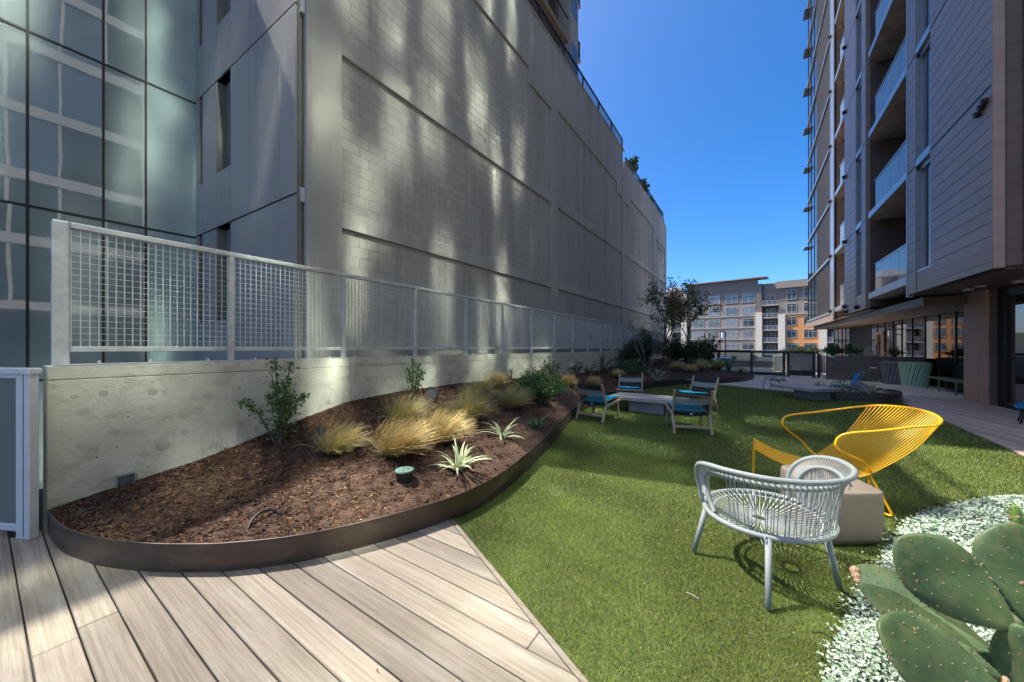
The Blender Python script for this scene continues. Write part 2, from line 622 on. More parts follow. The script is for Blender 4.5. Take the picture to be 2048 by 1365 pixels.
def spline(pts, k=6, closed=False):
    """Catmull-Rom through points"""
    P = [Vector(p) for p in pts]
    n = len(P)
    out = []
    rng = range(n) if closed else range(n - 1)
    for i in rng:
        p0 = P[i - 1] if (closed or i > 0) else P[0]
        p1, p2 = P[i], P[(i + 1) % n]
        p3 = P[(i + 2) % n] if (closed or i + 2 < n) else P[-1]
        for j in range(k):
            t = j / k
            out.append(0.5 * ((2 * p1) + (p2 - p0) * t + (2 * p0 - 5 * p1 + 4 * p2 - p3) * t * t + (3 * p1 - p0 - 3 * p2 + p3) * t ** 3))
    if not closed:
        out.append(P[-1])
    return out


def leaves(name, cen, size, tints, parent, mat='leaf', aspect=0.5, off=None, up=0.35, dirs=None, **k):
    """many rhombic folded leaves at the given centres"""
    cen = np.asarray(cen, dtype=np.float32)
    n = len(cen)
    d = NP.normal(size=(n, 3)) if dirs is None else np.asarray(dirs) + NP.normal(size=(n, 3)) * 0.45
    d[:, 2] += up
    d /= np.linalg.norm(d, axis=1)[:, None] + 1e-6
    q = NP.normal(size=(n, 3))
    s = np.cross(d, q)
    s /= np.linalg.norm(s, axis=1)[:, None] + 1e-6
    nn = np.cross(d, s)
    L = (size * NP.uniform(0.6, 1.25, n))[:, None]
    a = cen - d * L * 0.5
    b = cen + s * L * aspect * 0.5 + nn * L * 0.08
    c = cen + d * L * 0.5
    e = cen - s * L * aspect * 0.5 + nn * L * 0.08
    vs = np.stack([a, b, c, e], axis=1).reshape(-1, 3)
    i = np.arange(n)[:, None] * 4
    f = np.concatenate([i + [0, 1, 2], i + [0, 2, 3]])
    tints = np.asarray(tints, dtype=np.float32)
    pick = tints[NP.integers(0, len(tints), n)] * NP.uniform(0.75, 1.25, (n, 1))
    return raw(name, vs, f, mat, parent, tint=np.repeat(pick, 4, axis=0), off=off, **k)
# ================================================================ THE GROUND
XW = -4.69                      # face of the retaining wall
EDGE = [(-4.60, .316), (-4.15, .345), (-3.87, .405), (-3.64, .475), (-3.33, .615), (-3.08, .765), (-2.86, .93), (-2.59, 1.215), (-2.40, 1.54),
        (-2.25, 1.88), (-2.13, 2.25), (-2.09, 2.62), (-2.12, 3.07), (-2.26, 3.8), (-2.47, 4.73), (-2.77, 5.87), (-3.05, 7.0), (-3.18, 8.2),
        (-3.18, 9.6), (-3.0, 11.8), (-2.55, 13.5), (-1.9, 14.85), (-1.0, 15.6), (-.3, 16.8), (0.08, 18.2), (.13, 19.2), (-.15, 19.95),
        (-1.0, 20.9), (-2.2, 22.6), (-3.2, 25.0), (-4.5, 27.0)]
EDGE_S = [(p.x, p.y) for p in spline([(a, b, 0) for a, b in EDGE], 5)]
for _i in range(1, len(EDGE_S)):                       # keep the curve running forward so that it can be looked up by Y
    if EDGE_S[_i][1] <= EDGE_S[_i - 1][1]:
        EDGE_S[_i] = (EDGE_S[_i][0], EDGE_S[_i - 1][1] + 1e-4)
HW = [(.3, .16), (.69, .226), (1.28, .311), (1.72, .418), (2.26, .554), (2.89, .688), (3.7, .73), (5.18, .736), (6.8, .68), (10.3, .52), (13, .52), (18, .6), (26, .6)]
EX = np.array([p[0] for p in EDGE_S]); EY = np.array([p[1] for p in EDGE_S])


def xedge(y):
    return float(np.interp(y, EY, EX))


def mound(x, y):
    xe = xedge(y)
    t = min(1, max(0, (x - XW) / (xe - XW + 1e-6)))
    return .14 + (lerp_tab(HW, y) - .14) * (1 - t ** 1.25)


g = MB()
g.quad((-4000, -4000, -1.6), (4000, -4000, -1.6), (4000, 4000, -1.6), (-4000, 4000, -1.6))
g.build('street', 'asphalt', kind='structure')
MB().box(-4.72, -9, -1.2, 12, 31, -.085).build('terrace_slab', 'dark_gap', kind='structure')
hv, hf = [], []
for i in range(81):
    a = math.pi * (i / 80)
    r0 = 2600
    z = 55 + 30 * math.sin(i * .7) + 22 * math.sin(i * 1.9 + 1) + 12 * math.sin(i * 4.1)
    for rr, zz in ((r0, -1.7), (r0 + 500, z), (r0 + 1200, -1.7)):
        hv.append((rr * math.cos(a), rr * math.sin(a), zz))
for i in range(80):
    for j in range(2):
        hf.append((i * 3 + j, (i + 1) * 3 + j, (i + 1) * 3 + j + 1, i * 3 + j + 1))
raw('hills', hv, hf, 'hill_scrub', smooth=True, kind='structure')

# ---- front deck: planks across, cut along the edge of the turf
deck = MB().box(-6.4, -1.75, -.16, 3.0, 2.55, -.075).build('timber_deck', 'dark_gap', kind='structure')
CONV = [(-6.4, -1.7), (3.0, -1.7), (3.0, -.326), (-2.6, 2.474), (-6.4, 2.474)]
for k in range(-12, 16):
    y0 = .147 + .151 * k + .0035
    y1 = y0 + .144
    xl = -6.4 if y1 < .16 else -4.76
    cuts = [xl, 3.0]
    R.seed(100 + k)
    if k == 0:
        cuts = [xl, -2.86, 3.0]
    elif k == 1:
        cuts = [xl, -2.95, 3.0]
    elif R.random() < .45:
        cuts = [xl, R.uniform(-2.2, .6), 3.0]
    for a, b in zip(cuts, cuts[1:]):
        p = clip_to([(a + .0015, y0), (b - .0015, y0), (b - .0015, y1), (a + .0015, y1)], CONV)
        if len(p) < 3:
            continue
        zt = R.uniform(-.002, .0015)
        MB().prism(p, -.03 + zt, zt).build('plank', 'deck_wood', deck, bev=.004)
gx, gy = .8944, -.4472          # direction of the turf edge
MB().hexa([(-2.30 + a * gx + b * gy * -1, 2.335 + a * gy + b * gx, z) for z in (-.04, -.004) for a, b in ((0, -.004), (5.6, -.004), (5.6, .026), (0, .026))]
          ).build('edge_trim', 'deck_wood', deck)

# ---- shaded deck beside the tower
deck2 = MB().box(3.01, -9.0, -.16, 5.6, 15.1, -.0755).build('side_deck', 'dark_gap', kind='structure')
CONV2 = [(2.98, -8.9), (5.55, -8.9), (5.55, 15.05), (3.32, 15.0), (3.28, 13.8), (3.06, 8.0)]
bd = (-.2164, .9763)
bn = (bd[1], -bd[0])
for k in range(-22, 46):
    o = 2.6 + k * .151
    px, py = bn[0] * o, bn[1] * o
    p = [(px + bd[0] * s + bn[0] * t, py + bd[1] * s + bn[1] * t) for s, t in ((-14, .004), (22, .004), (22, .145), (-14, .145))]
    p = clip_to(p, CONV2)
    if len(p) >= 3:
        MB().prism(p, -.03, R.uniform(-.001, .001)).build('plank', 'deck_shade_lift', deck2, bev=.003)

# ---- pale paving beyond the turf
pav = MB().box(-4.6, 13.0, -.16, 5.6, 30.9, -.07).build('pavement', 'dark_gap', kind='structure')
CA = [(-1.25, 15.375), (1.71, 13.9), (3.29, 13.78), (3.29, 20.35), (-1.25, 20.35)]
CB = [(3.30, 15.01), (5.55, 15.06), (5.55, 20.35), (3.30, 20.35)]
CC = [(-4.5, 20.4), (5.55, 20.4), (5.55, 30.8), (-4.5, 30.8)]
for cv in (CA, CB, CC):
    for i in range(-4, 5):
        for j in range(8, 22):
            ox = .35 * (j % 2) if cv is not CC else 0
            p = [(i * 1.5 + .005 + ox, j * 1.5 + .005), (i * 1.5 + 1.495 + ox, j * 1.5 + .005), (i * 1.5 + 1.495 + ox, j * 1.5 + 1.495), (i * 1.5 + .005 + ox, j * 1.5 + 1.495)]
            p = clip_to(p, cv)
            if len(p) >= 3:
                MB().prism(p, -.03, R.uniform(-.001, .001)).build('paver', 'paver_concrete', pav)

# ---- artificial turf
def xr(y):
    return np.interp(y, [2, 8, 13.8, 14], [2.98, 3.05, 3.27, 3.27])


lp = [(x + .01, y) for x, y in EDGE_S if 2.3 < y < 15.4]
lawn = MB()
poly = [(-2.1, 2.27)] + lp + [(-1.15, 15.33), (1.71, 13.88), (3.26, 13.76), (3.04, 8.0), (2.97, 2.0), (2.97, -.28)]
n0 = lawn.add([(x, y, -.018) for x, y in poly])
lawn.face(*[n0 + i for i in range(len(poly))][::-1])
lawn.build('artificial_lawn', 'turf_base', kind='structure')


def on_lawn(x, y):
    ok = (x > np.interp(y, EY, EX) + .012) & (x < xr(y) - .005)
    ok &= (.4472 * x + .8944 * y > 1.092)
    ok &= np.where(x < 1.71, y < 15.33 - .498 * (x + 1.2), y < 13.76)
    return ok


tv, tf, tt, base = [], [], [], 0
for (y0, y1, x0, x1, dens, ln, wd) in ((-.3, 3.2, -2.3, 3.0, 36000, .023, .0028), (3.2, 5.2, -2.6, 3.05, 14000, .025, .0046), (5.2, 8.5, -3.3, 3.1, 4800, .028, .008),
                                       (8.5, 15.4, -3.3, 3.3, 1100, .036, .018)):
    n = int(dens * (y1 - y0) * (x1 - x0))
    x = NP.uniform(x0, x1, n); y = NP.uniform(y0, y1, n)
    k = on_lawn(x, y)
    x, y = x[k], y[k]
    if y1 < 4:                                   # nothing of the turf shows outside the picture's own cone
        k = (-.5543 * x + .8323 * y) > .35
        x, y = x[k], y[k]
    n = len(x)
    a = NP.uniform(0, 2 * np.pi, n)
    lean = np.abs(NP.normal(0, .55, n)).clip(0, 1.25)
    L = ln * NP.uniform(.6, 1.2, n)
    d = np.stack([np.cos(a) * np.sin(lean), np.sin(a) * np.sin(lean), np.cos(lean)], 1) * L[:, None]
    b = a + NP.uniform(-1, 1, n) + np.pi / 2
    s = np.stack([np.cos(b), np.sin(b), np.zeros(n)], 1) * (wd * .5)
    c = np.stack([x, y, np.full(n, -.019)], 1)
    tv.append(np.stack([c - s, c + s, c + d], 1).reshape(-1, 3))
    tf.append(np.arange(n * 3).reshape(-1, 3) + base)
    base += n * 3
    pal = np.array([(.150, .205, .060), (.185, .225, .070), (.105, .165, .048), (.225, .235, .085), (.27, .23, .11), (.075, .13, .045)])
    wts = np.array([.32, .27, .20, .11, .04, .06])
    t = pal[NP.choice(6, n, p=wts)] * NP.uniform(.85, 1.15, (n, 1))
    pile = 1 + .10 * np.sin(x * 1.7 + 2 * np.sin(y * .9)) * np.sin(y * 1.3 + x * .5) + .07 * np.sin(x * 5.1 + y * 3.3) * np.sin(y * 4.7 - x * 2.1)
    t = t * pile[:, None]
    tt.append(np.repeat(t, 3, axis=0))
raw('turf_blades', np.concatenate(tv), np.concatenate(tf), 'turf_blade', tint=np.concatenate(tt), kind='stuff',
    label='green artificial turf blades covering the terrace lawn', cat='turf')

# ================================================================ PLANTING BED
ys = np.concatenate([np.arange(.318, 4, .04), np.arange(4, 12, .1), np.arange(12, 27, .25)])
nt_ = 44
gv = []
for y in ys:
    xe = xedge(y)
    for j in range(nt_):
        t = j / (nt_ - 1)
        x = XW + (xe - .012 - XW) * t
        z = mound(x, y)
        if 0 < j < nt_ - 1:
            z += .014 * math.sin(x * 23 + y * 17) * math.sin(y * 19 - x * 7) + .010 * math.sin(x * 51 + 2) * math.sin(y * 47)
        gv.append((x, y, z))
gf = []
for i in range(len(ys) - 1):
    for j in range(nt_ - 1):
        a = i * nt_ + j
        gf.append((a, a + 1, a + nt_ + 1, a + nt_))
raw('mulch_bed', gv, gf, 'mulch', smooth=True, kind='structure')
cv_, cf_, ct_, base = [], [], [], 0
for (y0, y1, n, ln) in ((.34, 4.5, 165000, .0165), (4.5, 9, 26000, .026), (9, 22, 9000, .05)):
    y = NP.uniform(y0, y1, n)
    xe = np.interp(y, EY, EX)
    t = NP.uniform(0.0, 1.0, n)
    x = XW + .02 + (xe - .065 - XW) * t
    hw = np.interp(y, [h[0] for h in HW], [h[1] for h in HW])
    z = .14 + (hw - .14) * (1 - t ** 1.25) + NP.uniform(0, .012, n)
    a = NP.uniform(0, 2 * np.pi, n)
    tl = NP.normal(0, .28, n)
    L = ln * NP.lognormal(0, .45, n)
    W = L * NP.uniform(.15, .4, n)
    d = np.stack([np.cos(a) * np.cos(tl), np.sin(a) * np.cos(tl), np.sin(tl)], 1) * (L * .5)[:, None]
    s = np.stack([-np.sin(a), np.cos(a), NP.normal(0, .4, n)], 1) * (W * .5)[:, None]
    c = np.stack([x, y, z], 1)
    cv_.append(np.stack([c - d - s, c - d + s, c + d + s * .6, c + d - s * .6], 1).reshape(-1, 3))
    cf_.append(np.arange(n * 4).reshape(-1, 4) + base)
    base += n * 4
    pal = np.array([(.075, .042, .027), (.12, .068, .042), (.05, .03, .02), (.19, .115, .07), (.30, .20, .125), (.42, .31, .21)])
    t = pal[NP.choice(6, n, p=[.30, .27, .20, .14, .065, .025])] * NP.uniform(.75, 1.25, (n, 1))
    ct_.append(np.repeat(t, 4, axis=0))
raw('mulch_chips', np.concatenate(cv_), np.concatenate(cf_), 'mulch_chip', tint=np.concatenate(ct_), kind='stuff',
    label='loose brown shredded bark mulch on the raised bed', cat='mulch')

# steel edging of the bed
t = thing('planter_edging', 'curved dark bronze steel strip holding the mulch bed along deck and turf', 'garden edging', (-2.1, 2.3, 0))
e = MB()
pin = [p for p in EDGE_S if p[1] < 21]
outp, inp = [], []
for i, p in enumerate(pin):
    a, b = Vector(pin[max(i - 1, 0)]), Vector(pin[min(i + 1, len(pin) - 1)])
    d = (b - a).normalized()
    nrm = Vector((d.y, -d.x))
    outp.append((p[0], p[1]))
    inp.append((p[0] - nrm.x * .008, p[1] - nrm.y * .008))
zt = .185
k0 = e.add([(x, y, -.04) for x, y in outp] + [(x, y, zt) for x, y in outp] + [(x, y, zt) for x, y in inp] + [(x, y, -.04) for x, y in inp])
n = len(outp)
for i in range(n - 1):
    for q in range(3):
        a = k0 + q * n + i
        e.face(a, a + 1, a + n + 1, a + n)
e.build('steel_strip', 'bronze_edge', t, off=(-2.1, 2.3, 0), smooth=False)
lip = MB()
lip.tube([(x, y, zt) for x, y in outp], .006, 6)
lip.build('rolled_lip', 'bronze_edge', t, off=(-2.1, 2.3, 0), smooth=True)

# ================================================================ RETAINING WALL AND MESH FENCE
def zwall(y):
    return 1.322 - .0096 * y


t = thing('retaining_wall', 'weathered board-marked concrete wall behind the planting bed, under the mesh fence', 'wall', (XW - .15, .33, 0))
o_ = (XW - .15, .33, 0)


def wall_seg(y0, y1, x0, x1, zf0, zf1):
    return MB().hexa([(x0, y0, zf0(y0)), (x1, y0, zf0(y0)), (x1, y1, zf0(y1)), (x0, y1, zf0(y1)),
                      (x0, y0, zf1(y0)), (x1, y0, zf1(y0)), (x1, y1, zf1(y1)), (x0, y1, zf1(y1))])


for y0, y1 in ((.318, 2.93), (2.936, 5.47), (5.476, 9.2), (9.206, 14.0), (14.006, 28)):
    wall_seg(y0, y1, XW - .28, XW, lambda y: -1.0, lambda y: zwall(y) - .118).build('concrete_pour', 'board_concrete', t, off=o_, bev=.005)
    wall_seg(y0, y1, XW - .28, XW - .004, lambda y: zwall(y) - .114, zwall).build('wall_cap', 'board_concrete', t, off=o_, bev=.008)
wall_seg(.34, 27.9, XW - .26, XW - .03, lambda y: -.9, lambda y: zwall(y) - .03).build('joint_filler', 'dark_gap', t, off=o_)
R.seed(5)
for y, z, r in ((.46, 1.06, .022), (.62, 1.07, .028), (.93, 1.05, .035), (1.16, .62, .03), (2.2, 1.0, .024), (2.62, .72, .03), (3.35, 1.0, .02), (1.0, .52, .05), (1.62, 1.02, .02)):
    MB().lathe([(r, 0), (r * .9, .0025)], (XW, y, z), 12, ax=(1, 0, 0)).build('tie_plug', 'painted_concrete', t, off=o_)
for y, z in ((.9, .35), (1.5, .93), (.77, .84), (2.05, .77), (2.9, 1.04), (3.2, .98), (.7, .58), (4.2, 1.0), (5.0, .93), (.58, .52), (1.85, 1.12)):
    MB().lathe([(.006, 0), (.0045, .0015)], (XW, y, z), 7, ax=(1, 0, 0)).build('pock_mark', 'black_void', t, off=o_)

t = thing('mesh_fence', 'galvanised steel fence with wire mesh infill standing on the concrete wall', 'fence', (XW - .08, .35, 1.31))
o_ = (XW - .08, .35, 1.31)
XF = XW - .06
def zf(y):
    return 2.522 - .0105 * y
posts = [.385] + [1.56 + 1.3 * i for i in range(19)]
MB().hexa([(XF - .035, .345, zwall(.3)), (XF + .03, .345, zwall(.3)), (XF + .03, .44, zwall(.4)), (XF - .035, .44, zwall(.4)),
           (XF - .035, .345, zf(.3)), (XF + .03, .345, zf(.3)), (XF + .03, .44, zf(.4)), (XF - .035, .44, zf(.4))]).build('end_post', 'galvanised', t, off=o_, bev=.012, seg=2)
for y in posts[1:]:
    MB().box(XF - .03, y - .025, zwall(y), XF + .025, y + .025, zf(y) - .049).build('post', 'galvanised', t, off=o_, bev=.004)
ye = posts[-1] + .03
wall_seg(.442, ye, XF - .033, XF + .028, lambda y: zf(y) - .05, zf).build('top_rail', 'galvanised', t, off=o_, bev=.006)
wall_seg(.35, ye, XF - .05, XF + .055, lambda y: zwall(y) + .001, lambda y: zwall(y) + .012).build('base_angle', 'galvanised', t, off=o_)
for a, b in zip(posts, posts[1:]):
    y0, y1 = a + (.057 if a < 1 else .027), b - .027
    zb = lambda y: zwall(y) + .115
    wall_seg(y0, y1, XF - .022, XF + .02, zb, lambda y: zb(y) + .045).build('bottom_rail', 'galvanised', t, off=o_, bev=.004)
    pm_ = MB()
    rw = .0032 if a < 6 else .0042
    rv = .0050 if a < 6 else .0058
    ny = int((y1 - y0) / .0515)
    for i in range(ny + 1):
        y = y0 + .005 + (y1 - y0 - .01) * i / ny
        pm_.tube([(XF + .002, y, zb(y) + .045), (XF + .002, y, zf(y) - .05)], rv, 4, cap=False)
    for j in range(1, 18):
        fz = j / 18
        z0 = zb(y0) + .045 + (zf(y0) - .05 - zb(y0) - .045) * fz
        z1 = zb(y1) + .045 + (zf(y1) - .05 - zb(y1) - .045) * fz
        pm_.tube([(XF - .004, y0, z0), (XF - .004, y1, z1)], rw, 4, cap=False)
    pm_.build('mesh_panel', 'galvanised', t, off=o_)
for y in (.6, .92, 1.35, 1.78, 2.65, 3.02, 3.95, 4.36, 5.28, 5.66, 6.6, 7.0, 7.9, 8.3):
    z = zwall(y) + .012
    MB().lathe([(.022, 0), (.022, .004), (.013, .005), (.013, .018), (.006, .019), (.006, .03)], (XF + .03, y, z), 8).build('anchor_bolt', 'galvanised', t, off=o_)

# ---- glass balustrade at the left edge of the deck
t = thing('glass_balustrade', 'white framed glass balustrade ending beside the concrete wall', 'balustrade', (-4.66, .22, 0))
o_ = (-4.66, .22, 0)
rd = Vector((-.905, -.425, 0))
pe = Vector((-4.655, .225, 0))
def along(s, z):
    p = pe + rd * s
    return (p.x, p.y, z)
MB().bar(along(0, .0), along(0, 1.262), .13, .055, up=(-.425, .905, 0)).build('post', 'white_coat', t, off=o_, bev=.004)
MB().bar(along(-.012, .02), along(-.012, 1.262), .004, .06, up=(-.425, .905, 0)).build('post_groove', 'black_frame', t, off=o_)
MB().bar(along(-.08, 1.288), along(2.4, 1.288), .075, .05).build('top_rail', 'white_coat', t, off=o_, bev=.006)
MB().bar(along(.068, .075), along(2.4, .075), .04, .05).build('bottom_rail', 'white_coat', t, off=o_, bev=.004)
MB().bar(along(.058, .68), along(2.4, .68), .012, 1.15).build('glass_pane', 'milky_pane', t, off=o_)
MB().bar(along(.07, 1.248), along(2.4, 1.248), .05, .026).build('glazing_channel', 'white_coat', t, off=o_)

# ================================================================ GLASS OFFICE BLOCK (left)
t = thing('glass_office_block', 'blue-green glass office block with a grey metal panel wing, left of the concrete building', 'building', (-11.35, 3.1, -1.6))
o_ = (-11.35, 3.1, -1.6)
MB().box(-26, -14, -1.5, -11.42, 3.09, 13.75).build('wall_core', 'black_void', t, off=o_)
MB().box(-26, 3.215, -1.5, -6.70, 3.238, 13.75).build('end_wall_core', 'black_void', t, off=o_)
def yg(x):
    return 3.014 + (x + 11.35) * .0182
my = [-13.6 + 1.9 * i for i in range(6)] + [-1.35, -.40, .549, 1.502, 2.139, 3.05]
mz = [-1.4, .80, 4.11, 7.41, 10.72, 13.7]
R.seed(3)
for j, (z0, z1) in enumerate(zip(mz, mz[1:])):
    for i, (y0, y1) in enumerate(zip(my, my[1:])):
        b = MB()
        tw = R.uniform(-.004, .004)
        b.hexa([(-11.40, y0 + .02, z0 + .025), (-11.362 + tw, y0 + .02, z0 + .025), (-11.362, y1 - .02, z0 + .025), (-11.40, y1 - .02, z0 + .025),
                (-11.40, y0 + .02, z1 - .025), (-11.362, y0 + .02, z1 - .025), (-11.362 - tw, y1 - .02, z1 - .025), (-11.40, y1 - .02, z1 - .025)])
        b.build('pane', 'spandrel_glass' if y0 > 2 else 'curtain_glass', t, off=o_)
for y in my:
    MB().box(-11.40, y - .018, -1.4, -11.35, y + .018, 13.7).build('mullion', 'rubber_joint', t, off=o_)
for z in mz:
    MB().box(-11.40, -13.6, z - .022, -11.352, 3.05, z + .022).build('transom', 'rubber_joint', t, off=o_)
gx_ = [-11.345, -11.14, -10.93, -10.07, -9.31, -8.41, -8.09, -7.16, -6.605]
gz_ = [-1.4, .80, 4.13, 7.465, 10.8, 13.7]
for z0, z1 in zip(gz_, gz_[1:]):
    for i, (x0, x1) in enumerate(zip(gx_, gx_[1:])):
        top = z1
        if i in (1, 3):
            zs = z0 + 1.25
            top = zs
            wx0, wx1 = x0 + .008, x1 - .008
            f = MB()
            f.box(wx0, yg(wx0) + .002, zs + .01, wx0 + .012, 3.212, z1 - .02)
            f.box(wx1 - .012, yg(wx1) + .002, zs + .01, wx1, 3.212, z1 - .02)
            f.build('window_reveal', 'olive_channel', t, off=o_)
            if i == 3:
                MB().quad((wx0 + .013, 3.209, zs + .01), (wx0 + .36, 3.209, zs + .01), (wx0 + .36, 3.209, z1 - .02), (wx0 + .013, 3.209, z1 - .02)).build('window_blind', 'olive_channel', t, off=o_)
        a_, b_ = x0 + .007, x1 - .007
        MB().hexa([(a_, yg(a_), zq) if q == 0 else (b_, yg(b_), zq) if q == 1 else (b_, yg(b_) + .03, zq) if q == 2 else (a_, yg(a_) + .03, zq) for zq in (z0 + .018, top - .018) for q in range(4)]).build('metal_panel', 'grey_panel', t, off=o_)
MB().box(-6.70, 3.135, -1.4, -6.60, 3.205, 13.7).build('edge_channel', 'olive_channel', t, off=o_)
for z in (4.13, 7.465):
    MB().box(-6.64, 3.165, z - .13, -6.55, 3.232, z + .12).build('bracket', 'galvanised', t, off=o_)

# ================================================================ CONCRETE BUILDING
t = thing('concrete_building', 'tall grey concrete building with recessed block panels filling the view behind the mesh fence', 'building', (-6.5, 3.24, -1.6))
o_ = (-6.5, 3.24, -1.6)
XC = -6.5
MB().box(-24, 3.245, -1.5, XC - .066, 34.5, 12.4).build('wall_core', 'mortar', t, off=o_)
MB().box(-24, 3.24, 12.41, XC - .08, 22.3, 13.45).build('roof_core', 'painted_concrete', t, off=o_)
cols = [(3.24, 3.9), (12.6, 13.15), (21.95, 22.42), (30.4, 31.15), (35.3, 35.8)]
tops = {0: [(3.9, 10.9, 11.3), (10.9, 12.6, 10.76)], 1: [(13.15, 20.9, 11.0), (20.9, 21.95, 10.45)], 2: [(22.42, 23.7, 10.35), (23.7, 30.4, 10.95)], 3: [(31.15, 32.4, 10.2), (32.4, 33.3, 9.7), (33.3, 35.3, 10.25)]}
beams = [(3.72, 4.06), (7.04, 7.40)]
for a, b in cols:
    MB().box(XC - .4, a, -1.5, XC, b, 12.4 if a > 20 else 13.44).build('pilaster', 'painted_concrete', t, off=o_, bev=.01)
for i in range(4):
    a, b = cols[i][1], cols[i + 1][0]
    for z0, z1 in beams:
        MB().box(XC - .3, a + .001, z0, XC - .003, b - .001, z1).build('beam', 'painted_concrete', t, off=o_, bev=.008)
    ptop = 13.44 if i < 2 else 12.4
    for y0, y1, z in tops[i]:
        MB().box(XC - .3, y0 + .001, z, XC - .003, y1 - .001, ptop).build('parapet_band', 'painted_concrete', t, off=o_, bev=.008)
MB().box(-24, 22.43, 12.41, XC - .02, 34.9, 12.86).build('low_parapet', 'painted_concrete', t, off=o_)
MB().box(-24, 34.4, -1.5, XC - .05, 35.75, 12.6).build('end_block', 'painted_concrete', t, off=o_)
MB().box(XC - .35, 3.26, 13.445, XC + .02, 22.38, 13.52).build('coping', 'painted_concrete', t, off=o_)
# concrete blocks in running bond; the nearest ones are pieces of their own
BW, BH = .4064, .2032
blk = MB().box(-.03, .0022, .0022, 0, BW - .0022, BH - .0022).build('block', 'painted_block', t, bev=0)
blk.location = (XC - .058 - o_[0], 3.9 - o_[1], 4.06 - o_[2])
pieces = 1
fields = []
for i in range(4):
    a, b = cols[i][1], cols[i + 1][0]
    panels = [(a, b, 1.4, 3.72), (a, b, 4.06, 7.04)] + [(y0, y1, 7.40, z) for y0, y1, z in tops[i]]
    fld = MB()
    for y0, y1, z0, z1 in panels:
        r = 0
        z = z0
        while z < z1 - .02:
            zt_ = min(z + BH, z1)
            y = y0 - (BW / 2 if r % 2 else 0)
            while y < y1 - .01:
                ya, yb = max(y, y0), min(y + BW, y1)
                if yb - ya > .03:
                    near = i == 0 and y < 7.2 and z0 > 4 and z < 8.4
                    if near and pieces < 300 and abs(yb - ya - BW) < .001 and abs(zt_ - z - BH) < .001:
                        if not (abs(y - 3.9) < .001 and abs(z - 4.06) < .001):
                            share(blk, 'block', t, (XC - .058 - o_[0], y - o_[1], z - o_[2]))
                            pieces += 1
                    else:
                        d = R.uniform(0, .003)
                        k = fld.add([(XC - .058 - d, ya + .0022, z + .003), (XC - .058 - d, yb - .0022, z + .003), (XC - .058 - d, yb - .0022, zt_ - .003), (XC - .058 - d, ya + .0022, zt_ - .003),
                                     (XC - .08, ya + .0022, z + .003), (XC - .08, yb - .0022, z + .003), (XC - .08, yb - .0022, zt_ - .003), (XC - .08, ya + .0022, zt_ - .003)])
                        fld.face(k, k + 1, k + 2, k + 3)
                        for q in range(4):
                            fld.face(k + 4 + q, k + 4 + (q + 1) % 4, k + (q + 1) % 4, k + q)
                y += BW
            z += BH
            r += 1
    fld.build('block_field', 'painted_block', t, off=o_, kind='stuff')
# roof railings
def rail(y0, y1, z0, z1, step):
    b = MB()
    b.box(XC - .14, y0, z1 - .05, XC - .08, y1, z1)
    b.build('handrail', 'black_steel', t, off=o_)
    q = MB()
    n = int((y1 - y0) / .13)
    for i in range(n + 1):
        y = y0 + (y1 - y0) * i / n
        q.box(XC - .12, y - .009, z0, XC - .10, y + .009, z1 - .05)
    q.build('balusters', 'black_steel', t, off=o_, kind='stuff')
    y = y0
    while y <= y1 + .01:
        MB().box(XC - .14, y - .03, z0, XC - .08, y + .03, z1 - .05).build('rail_post', 'black_steel', t, off=o_)
        y += step
rail(3.4, 22.3, 13.52, 14.24, 2.1)
rail(23.0, 34.8, 12.86, 13.42, 1.96)

# ---- the tower that rises behind the roof railing
t = thing('setback_tower', 'pale rendered apartment tower with tan balcony soffits rising behind the roof railing', 'building', (-8.5, 12, 12.4))
o_ = (-8.5, 12, 12.4)
MB().box(-26, 5.9, 12.3, -8.75, 17.6, 62).build('wall', 'upper_render', t, off=o_)
MB().box(-20, 17.61, 12.3, -8.0, 18.7, 62).build('corner_pier', 'upper_render', t, off=o_)
MB().box(-8.74, 16.55, 13, -8.35, 16.95, 62).build('brick_pier', 'recess_brown', t, off=o_)
for k in range(14):
    z = 16.05 + 3.15 * k
    MB().box(-8.72, 6.5, z, -7.3, 15.9, z + .22).build('balcony_slab', 'tan_soffit', t, off=o_)
    MB().box(-7.36, 6.5, z + 1.15, -7.31, 15.9, z + 1.2).build('balcony_rail', 'black_steel', t, off=o_)
    MB().box(-8.745, 15.0, z - 2.7, -8.70, 16.5, z - .1).build('pane', 'tower_glass', t, off=o_)
    zz = z + 2.3
    if k:
        MB().box(-8.6, 17.7, zz - .1, -7.72, 18.95, zz + .12).build('corner_balcony', 'tan_soffit', t, off=o_)
        b = MB()
        for i in range(16):
            b.box(-7.76, 17.72 + i * .08, zz + .12, -7.745, 17.735 + i * .08, zz + 1.05)
        b.box(-7.77, 17.7, zz + 1.05, -7.73, 18.95, zz + 1.1)
        b.build('balusters', 'black_steel', t, off=o_, kind='stuff')
    for y in (17.82, 18.25):
        f = MB().box(-7.998, y, z + .15, -7.985, y + .3, z + 1.75).build('window', 'flat_glass', t, off=o_)
for z in (17.75, 20.9):
    MB().box(-8.6, 18.75, z - .12, -8.1, 19.3, z).build('end_balcony', 'tan_soffit', t, off=o_)
    b = MB()
    for i in range(12):
        b.box(-8.14, 18.8 + i * .04, z, -8.12, 18.815 + i * .04, z + .95)
    b.box(-8.15, 18.8, z + .95, -8.11, 19.3, z + 1.0)
    b.build('balcony_rail', 'black_steel', t, off=o_)
